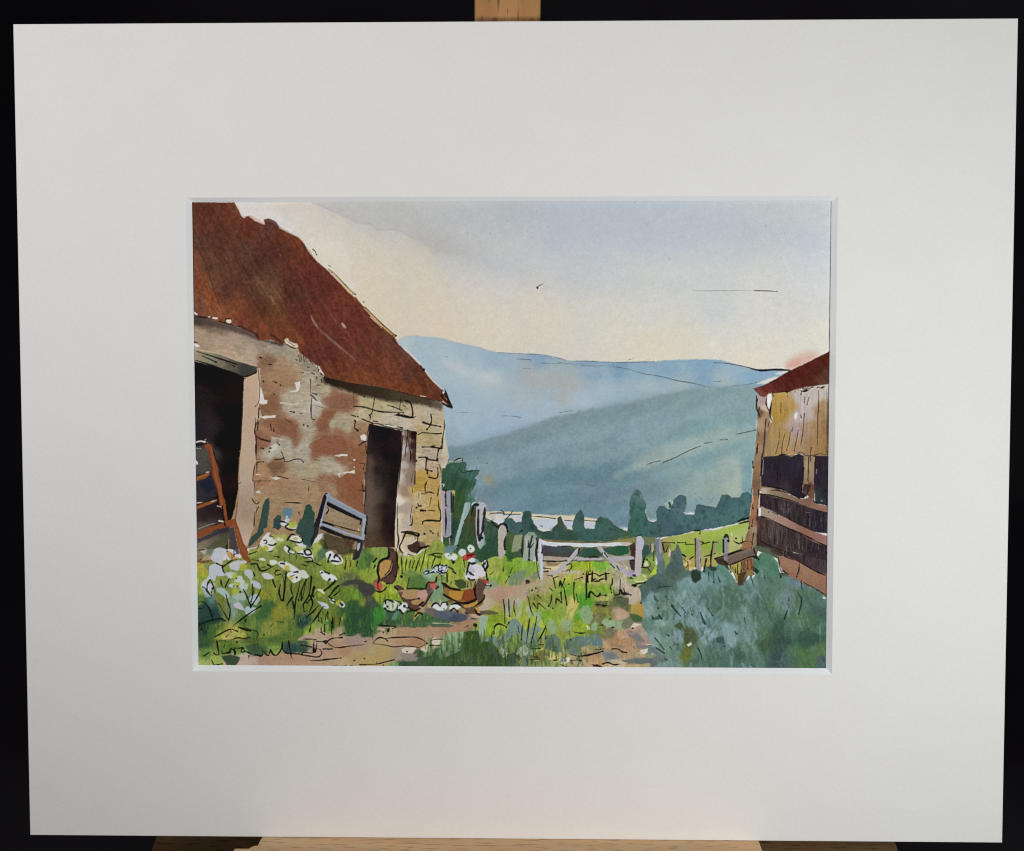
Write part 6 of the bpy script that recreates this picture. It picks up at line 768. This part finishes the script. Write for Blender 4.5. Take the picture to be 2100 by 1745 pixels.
def mat_wood(name, axis, light, dark, fleck):
    """beech: even tan ground, faint growth bands, short dark flecks along the grain"""
    m, nt, bs = new_mat(name); tc = N(nt, 'ShaderNodeTexCoord')
    def mapped(along, across):
        mp = N(nt, 'ShaderNodeMapping'); mp.inputs['Scale'].default_value = [along if i == axis else across for i in range(3)]
        nt.links.new(tc.outputs['Object'], mp.inputs['Vector']); return mp.outputs[0]
    bands = tex_noise(nt, 1, 3, .5, mapped(14, 110)); fl = tex_noise(nt, 1, 1, .4, mapped(170, 1250)); fine = tex_noise(nt, 1, 4, .7, mapped(90, 2200)); blot = tex_noise(nt, 45, 3, .5, tc.outputs['Object'])
    base = ramp(nt, bands.outputs['Fac'], [(0.3, dark), (0.7, light)])
    c = mix(nt, base.outputs[0], ramp(nt, fine.outputs['Fac'], [(0.3, (.88, .87, .85)), (0.7, (1.05, 1.05, 1.05))]).outputs[0], 1.0, 'MULTIPLY')
    c = mix(nt, c, ramp(nt, blot.outputs['Fac'], [(0.35, (1.05, .96, .88)), (0.65, (.97, 1.02, 1.03))]).outputs[0], 1.0, 'MULTIPLY')
    c = mix(nt, c, fleck, ramp(nt, fl.outputs['Fac'], [(0.60, (0, 0, 0)), (0.68, (.85, .85, .85))]).outputs[0])
    nt.links.new(c, bs.inputs['Base Color']); bs.inputs['Roughness'].default_value = .5; bs.inputs['Specular IOR Level'].default_value = .35
    bump(nt, bs, fine.outputs['Fac'], .25, .0002)
    return m
M_MAST = mat_wood('beech_upright', 1, (.46, .255, .10), (.35, .18, .068), (.13, .06, .022))
M_LEDGE = mat_wood('beech_ledge', 0, (.66, .43, .22), (.56, .35, .17), (.25, .14, .065))  # beech lightened here to make up for weak light on the ledge
M_BASE = mat_wood('beech_base', 0, (.36, .21, .10), (.28, .16, .075), (.12, .06, .025))
def mat_cloth():
    m, nt, bs = new_mat('black_cloth'); tc = N(nt, 'ShaderNodeTexCoord')
    n = tex_noise(nt, 2200, 2, .5, tc.outputs['Object']); n2 = tex_noise(nt, 6, 3, .5, tc.outputs['Object'])
    c = mix(nt, ramp(nt, n.outputs['Fac'], [(0.3, (.016, .0135, .0165)), (0.7, (.028, .026, .029))]).outputs[0], ramp(nt, n2.outputs['Fac'], [(0.35, (.55, .5, .6)), (0.65, (1.2, 1.2, 1.2))]).outputs[0], 1.0, 'MULTIPLY')
    nt.links.new(c, bs.inputs['Base Color']); bs.inputs['Roughness'].default_value = 1; bs.inputs['Specular IOR Level'].default_value = 0
    bump(nt, bs, n.outputs['Fac'], .4, .0004)
    return m
M_CLOTH = mat_cloth()

# ---------------------------------------------------------------- mesh helpers
def link(name, me, mat, parent=None):
    me.materials.append(mat); o = bpy.data.objects.new(name, me); COL.objects.link(o)
    if parent: o.parent = parent
    return o
def tag(o, label=None, cat=None, kind=None, group=None):
    if label: o['label'] = label
    if cat: o['category'] = cat
    if kind: o['kind'] = kind
    if group: o['group'] = group
    return o
def poly_mesh(name, verts, faces):
    me = bpy.data.meshes.new(name); me.from_pydata([tuple(c*MM for c in v) for v in verts], [], faces); me.update(); return me
def bevelled(me, w, seg=2):
    bm = bmesh.new(); bm.from_mesh(me)
    bmesh.ops.bevel(bm, geom=[e for e in bm.edges if e.calc_face_angle(0) > .5], offset=w*MM, segments=seg, affect='EDGES', profile=.5)
    bm.to_mesh(me); bm.free(); return me
def slab(name, outline, y0, y1):
    """outline in (x, z), pulled from y0 to y1 (mm)"""
    n = len(outline); v = [(x, y0, z) for x, z in outline] + [(x, y1, z) for x, z in outline]
    f = [list(range(n)), list(range(2*n-1, n-1, -1))] + [[i, (i+1) % n, n+(i+1) % n, n+i][::-1] for i in range(n)]
    me = poly_mesh(name, v, f); bm = bmesh.new(); bm.from_mesh(me); bmesh.ops.recalc_face_normals(bm, faces=bm.faces); bm.to_mesh(me); bm.free(); return me
def cuboid(name, x0, x1, y0, y1, z0, z1): return slab(name, [(x0, z0), (x1, z0), (x1, z1), (x0, z1)], y0, y1)

# ---------------------------------------------------------------- the mount: card with a bevel-cut window
W2, H2, T = 152.5, 126.45, 1.6
AP = dict(x0=-98.53, x1=97.52, y0=-72.08, y1=72.26)      # window at the back of the card
FR = dict(x0=-100.12, x1=99.18, y0=-73.75, y1=73.59)     # and at its face
def ring(o, i, zo, zi, nsub=1):
    v = [(o[0], o[2], zo), (o[1], o[2], zo), (o[1], o[3], zo), (o[0], o[3], zo), (i[0], i[2], zi), (i[1], i[2], zi), (i[1], i[3], zi), (i[0], i[3], zi)]
    return v, [[k, (k+1) % 4, 4+(k+1) % 4, 4+k] for k in range(4)]
outer = (-W2, W2, -H2, H2); e = .15
face_o = (-W2+e, W2-e, -H2+e, H2-e); fr = (FR['x0'], FR['x1'], FR['y0'], FR['y1']); ap = (AP['x0'], AP['x1'], AP['y0'], AP['y1'])
v1, f1 = ring(face_o, fr, 0, 0)
v2, f2 = ring(outer, face_o, -e, 0)
v3, f3 = ring(outer, outer, -T, -e)
verts, faces = [], []
for v, f in ((v1, f1), (v2, f2), (v3, f3)):
    k = len(verts); verts += v; faces += [[q+k for q in g] for g in f]
vb, fb = ring(outer, ap, -T, -T); k = len(verts); verts += vb; faces += [[q+k for q in g[::-1]] for g in fb]
mount = link('picture_mount', poly_mesh('picture_mount', verts, faces), M_MOUNT); mount.matrix_world = BOARD
tag(mount, 'cream white card mount around the painting, standing on the easel ledge', 'picture mount')
vbv, fbv = ring(fr, ap, 0, -T)
link('bevelled_edge', poly_mesh('bevelled_edge', vbv, fbv), M_CORE, mount)
link('backing_board', cuboid('backing_board', -W2+.5, W2-.5, -H2+.5, H2-.5, -3.9, -2.25), M_BACK, mount)

# ---------------------------------------------------------------- the camera
RC = np.array([[9.99598107e-01, -9.68395416e-04, -2.83317155e-02], [-9.98905444e-04, 9.97592471e-01, -6.93416523e-02], [2.83306562e-02, 6.93420851e-02, 9.97190578e-01]])
CP = np.array([14.96407668, 40.00924696, 524.75317758]); FP = 4538.0
cam = bpy.data.cameras.new('camera'); co = bpy.data.objects.new('camera', cam); COL.objects.link(co)
m4 = Matrix([[*RC[:, i], CP[i]*MM] for i in range(3)] + [[0, 0, 0, 1]])
co.matrix_world = BOARD @ m4
cam.sensor_width = 36; cam.sensor_fit = 'HORIZONTAL'; cam.lens = 36*FP/2723; cam.clip_start = .01; cam.clip_end = 20
S.camera = co

# ---------------------------------------------------------------- the painting: pigment laid on a sheet of paper
sheet = link('watercolour_painting', cuboid('watercolour_painting', -103, 102, -77, 77, -2.2, -1.76), M_PAPER); sheet.matrix_world = BOARD
tag(sheet, 'watercolour and ink painting of a rusty roofed stone barn, hens and blue hills', 'painting')
NU, NV = 1080, 796
gx = np.linspace(AP['x0']-.9, AP['x1']+.9, NU+1); gy = np.linspace(AP['y0']-.9, AP['y1']+.9, NV+1)
GX, GY = np.meshgrid(gx, gy); ZP = -1.68
q = (np.stack([GX, GY, np.full_like(GX, ZP)], -1) - CP) @ RC.T
PU = 2723/2 + FP*q[..., 0]/-q[..., 2] - X0; PV = 2263/2 - FP*q[..., 1]/-q[..., 2] - Y0
# a sheet's own softness: ink and wash sink a little into the fibres
def soft(a):
    p = np.pad(a, ((1, 1), (1, 1), (0, 0)), mode='edge'); a = .25*p[:-2, 1:-1]+.5*p[1:-1, 1:-1]+.25*p[2:, 1:-1]
    p = np.pad(a, ((1, 1), (1, 1), (0, 0)), mode='edge'); return .25*p[1:-1, :-2]+.5*p[1:-1, 1:-1]+.25*p[1:-1, 2:]
E_LIGHT = 0.75
art = np.clip(img, 0.02, 1); gy_ = art.mean(-1, keepdims=True); art = np.clip(gy_ + .95*(art-gy_), .012, 1)
bl = soft(soft(soft(soft(art)))); art = np.clip(art + .55*(art-bl), .012, .95)      # crisp pen edges
pig = np.clip(srgb2lin(art)/E_LIGHT*1.012 - .012, 0.004, .9).astype(f32)
iu = np.clip(PU, 0, CW-1.01); iv = np.clip(PV, 0, CH-1.01); a0 = iu.astype(int); b0 = iv.astype(int); fu = (iu-a0)[..., None]; fv = (iv-b0)[..., None]
CV = ((pig[b0, a0]*(1-fu)+pig[b0, a0+1]*fu)*(1-fv) + (pig[b0+1, a0]*(1-fu)+pig[b0+1, a0+1]*fu)*fv).astype(f32)
VID = np.arange((NU+1)*(NV+1)).reshape(NV+1, NU+1)
QUADS = np.stack([VID[:-1, :-1], VID[:-1, 1:], VID[1:, 1:], VID[1:, :-1]], -1).reshape(-1, 4)
FL_ = lab[b0, a0][:-1, :-1].reshape(-1)
PX = np.stack([GX, GY, np.full_like(GX, ZP)], -1).reshape(-1, 3)*MM; PC = CV.reshape(-1, 3)
def pigment(name, keys, parent):
    ids = [LABELS.index(k) for k in keys if k in LABELS]
    fq = QUADS[np.isin(FL_, ids)]
    if len(fq) == 0: return None
    used, inv_ = np.unique(fq, return_inverse=True)
    me = bpy.data.meshes.new(name); me.vertices.add(len(used)); me.vertices.foreach_set('co', PX[used].astype(f32).ravel())
    nf = len(fq); me.loops.add(nf*4); me.loops.foreach_set('vertex_index', inv_.reshape(-1).astype(np.int32))
    me.polygons.add(nf); me.polygons.foreach_set('loop_start', np.arange(0, nf*4, 4, dtype=np.int32)); me.polygons.foreach_set('loop_total', np.full(nf, 4, np.int32))
    me.update(calc_edges=True)
    at = me.color_attributes.new('pigment', 'FLOAT_COLOR', 'POINT')
    at.data.foreach_set('color', np.c_[PC[used], np.ones(len(used))].astype(f32).ravel())
    return link(name, me, M_PAINT, parent)
P_ = pigment
P_('sky', ['sky'], sheet)
tag(P_('hill', ['hill'], sheet), 'pale blue far hill'); tag(P_('hill', ['hillside'], sheet), 'grey green nearer hill')
P_('lake', ['lake'], sheet); P_('tree_line', ['tree_line', 'gate_gap'], sheet); P_('field', ['field'], sheet); P_('dark_bush', ['bush'], sheet)
barn = P_('stone_barn', ['wall'], sheet)
P_('roof', ['roof'], barn); tag(P_('doorway', ['doorway'], barn), 'wide dark doorway under a lintel'); tag(P_('doorway', ['doorway_2'], barn), 'narrow dark doorway'); P_('lintel', ['lintel'], barn); P_('door_jamb', ['door_jamb'], barn); P_('door_post', ['door_post'], barn)
shed = P_('timber_shed', ['cladding'], sheet)
P_('roof', ['shed_roof'], shed); P_('opening', ['opening'], shed); P_('board', ['board'], shed); P_('board', ['board_2'], shed); P_('rail', ['rail'], shed); P_('rail', ['rail_2'], shed); P_('stud', ['upright'], shed); P_('sill', ['sill'], shed); P_('corner_post', ['post'], shed)
P_('grass', ['grass', 'leaf'], sheet); P_('track', ['track'], sheet); P_('track', ['track_2'], sheet); P_('leafy_shrub', ['shrub'], sheet)
for k in ['fence_post'] + ['fence_post_%d' % i for i in range(2, 11)]: P_('fence_post', [k], sheet)
P_('gate_post', ['gate_post'], sheet); tag(P_('field_gate', ['gate'], sheet), 'pale grey five bar gate'); P_('plank', ['plank'], sheet); tag(P_('rusty_gate', ['rusty_gate'], sheet), 'orange rusty gate'); P_('hurdle', ['hurdle'], sheet); P_('pail', ['pail'], sheet)
for k, t in (('hen', 'brown hen pecking'), ('hen_2', 'pinkish brown hen'), ('hen_3', 'dark necked brown hen'), ('hen_4', 'white hen')): tag(P_('hen', [k], sheet), t)
P_('white_flowers', ['daisies'], sheet); P_('blue_flower', ['blue_flower'], sheet); P_('red_flower', ['red_flower'], sheet); P_('signature', ['signature'], sheet)

# ---------------------------------------------------------------- the easel
easel = bpy.data.objects.new('table_easel', None); COL.objects.link(easel); easel.empty_display_size = .05
tag(easel, 'small beech wood table easel holding the mounted painting', 'easel')
def on_board(o): o.parent = easel; o.matrix_world = BOARD; return o
mast = link('upright', bevelled(cuboid('upright', -11.42, 8.76, -158, 215, -17, -4.0), .7), M_MAST); on_board(mast)
arc = [(-80.25 - .55*math.sin(t), 8.45 + 1.0*(1-math.cos(t))*1.6) for t in np.linspace(0, math.pi/2, 5)]
ledge_o = [(-79.03, -8), (77.12, -8), (77.12, 22), (78.6, 22.2), (79.6, 23.2), (80, 25), (80, 34), (-81, 34), (-81, 14)] + [(-80.9, 11.2), (-80.55, 9.6), (-80.0, 8.8), (-79.5, 8.45), (-78.85, 8.35)]
ledge = link('ledge', bevelled(slab('ledge', ledge_o, -138, -126.5), .35), M_LEDGE); on_board(ledge)
strip = link('ledge_lip', bevelled(cuboid('ledge_lip', -81, 80, -126.5, -119, 34.2, 40), .6), M_LEDGE)
on_board(strip)
# the base lies flat on the table
BX0, BX1, BTOP = -127.5, 132.0, HB*1000 - 35
def world_box(name, x0, x1, y0, y1, z0, z1, mat, w=1.0):
    me = poly_mesh(name, [(x, y, z) for z in (z0, z1) for x, y in ((x0, y0), (x1, y0), (x1, y1), (x0, y1))], [[0, 3, 2, 1], [4, 5, 6, 7], [0, 1, 5, 4], [1, 2, 6, 5], [2, 3, 7, 6], [3, 0, 4, 7]])
    o = link(name, bevelled(me, w), mat); o.parent = easel; return o
world_box('base', BX0, BX1, -30, 190, BTOP-18, BTOP, M_BASE)
for x in (BX0+14, BX1-14):
    for y in (-16, 176): world_box('foot', x-9, x+9, y-9, y+9, 0, BTOP-18.2, M_BASE)

# ---------------------------------------------------------------- black cloth: table and backdrop in one sweep
prof = [(-900, 0), (-200, 0), (200, 0), (420, 0)] + [(420+120*math.sin(t), 120-120*math.cos(t)) for t in np.linspace(.2, math.pi/2, 8)] + [(540, 400), (540, 1100)]
vs = [(x, y, z) for y, z in prof for x in np.linspace(-1200, 1200, 13)]; n = 13
fs = [[r*n+c_, r*n+c_+1, (r+1)*n+c_+1, (r+1)*n+c_] for r in range(len(prof)-1) for c_ in range(n-1)]
cloth = link('backdrop', poly_mesh('backdrop', vs, fs), M_CLOTH); tag(cloth, 'black cloth backdrop behind and under the easel', 'backdrop', 'structure')
for p_ in cloth.data.polygons: p_.use_smooth = True

# ---------------------------------------------------------------- light: area lamps placed to set the mount's tones, with a fill above
w = bpy.data.worlds.new('World'); S.world = w; w.use_nodes = True
bg = w.node_tree.nodes['Background']; bg.inputs['Color'].default_value = (.9, .95, 1, 1); bg.inputs['Strength'].default_value = AMB if 'AMB' in globals() else .08
def lamp(name, loc, aim, size, power, col, sy=None):
    l = bpy.data.lights.new(name, 'AREA'); l.shape = 'RECTANGLE'; l.size = size; l.size_y = sy or size; l.energy = power; l.color = col
    o = bpy.data.objects.new(name, l); COL.objects.link(o)
    a = BOARD @ Vector([c*MM for c in loc]); b = BOARD @ Vector([c*MM for c in aim])
    o.matrix_world = Matrix.Translation(a) @ (b-a).to_track_quat('-Z', 'Y').to_matrix().to_4x4(); return o
lamp('lamp_right', (222, -29, 312), (-50, 10, 0), .07, 0.86, (.98, 1.0, .985))
lamp('lamp_left', (-232, 122, 312), (-150, 230, 0), .28, 0.70, (1.0, .978, .972))
lamp('fill_lamp_above', (10, 640, 120), (0, -126, 20), .30, 0.6, (1.0, .97, .935))  # added to brighten the ledge and the lower bevel

S.render.engine = 'CYCLES'
S.view_settings.view_transform = 'Standard'; S.view_settings.look = 'None'; S.view_settings.exposure = 0; S.view_settings.gamma = 1
S.cycles.pixel_filter_type = 'BLACKMAN_HARRIS'; S.cycles.filter_width = 1.05
S.cycles.use_denoising = True; S.cycles.max_bounces = 6
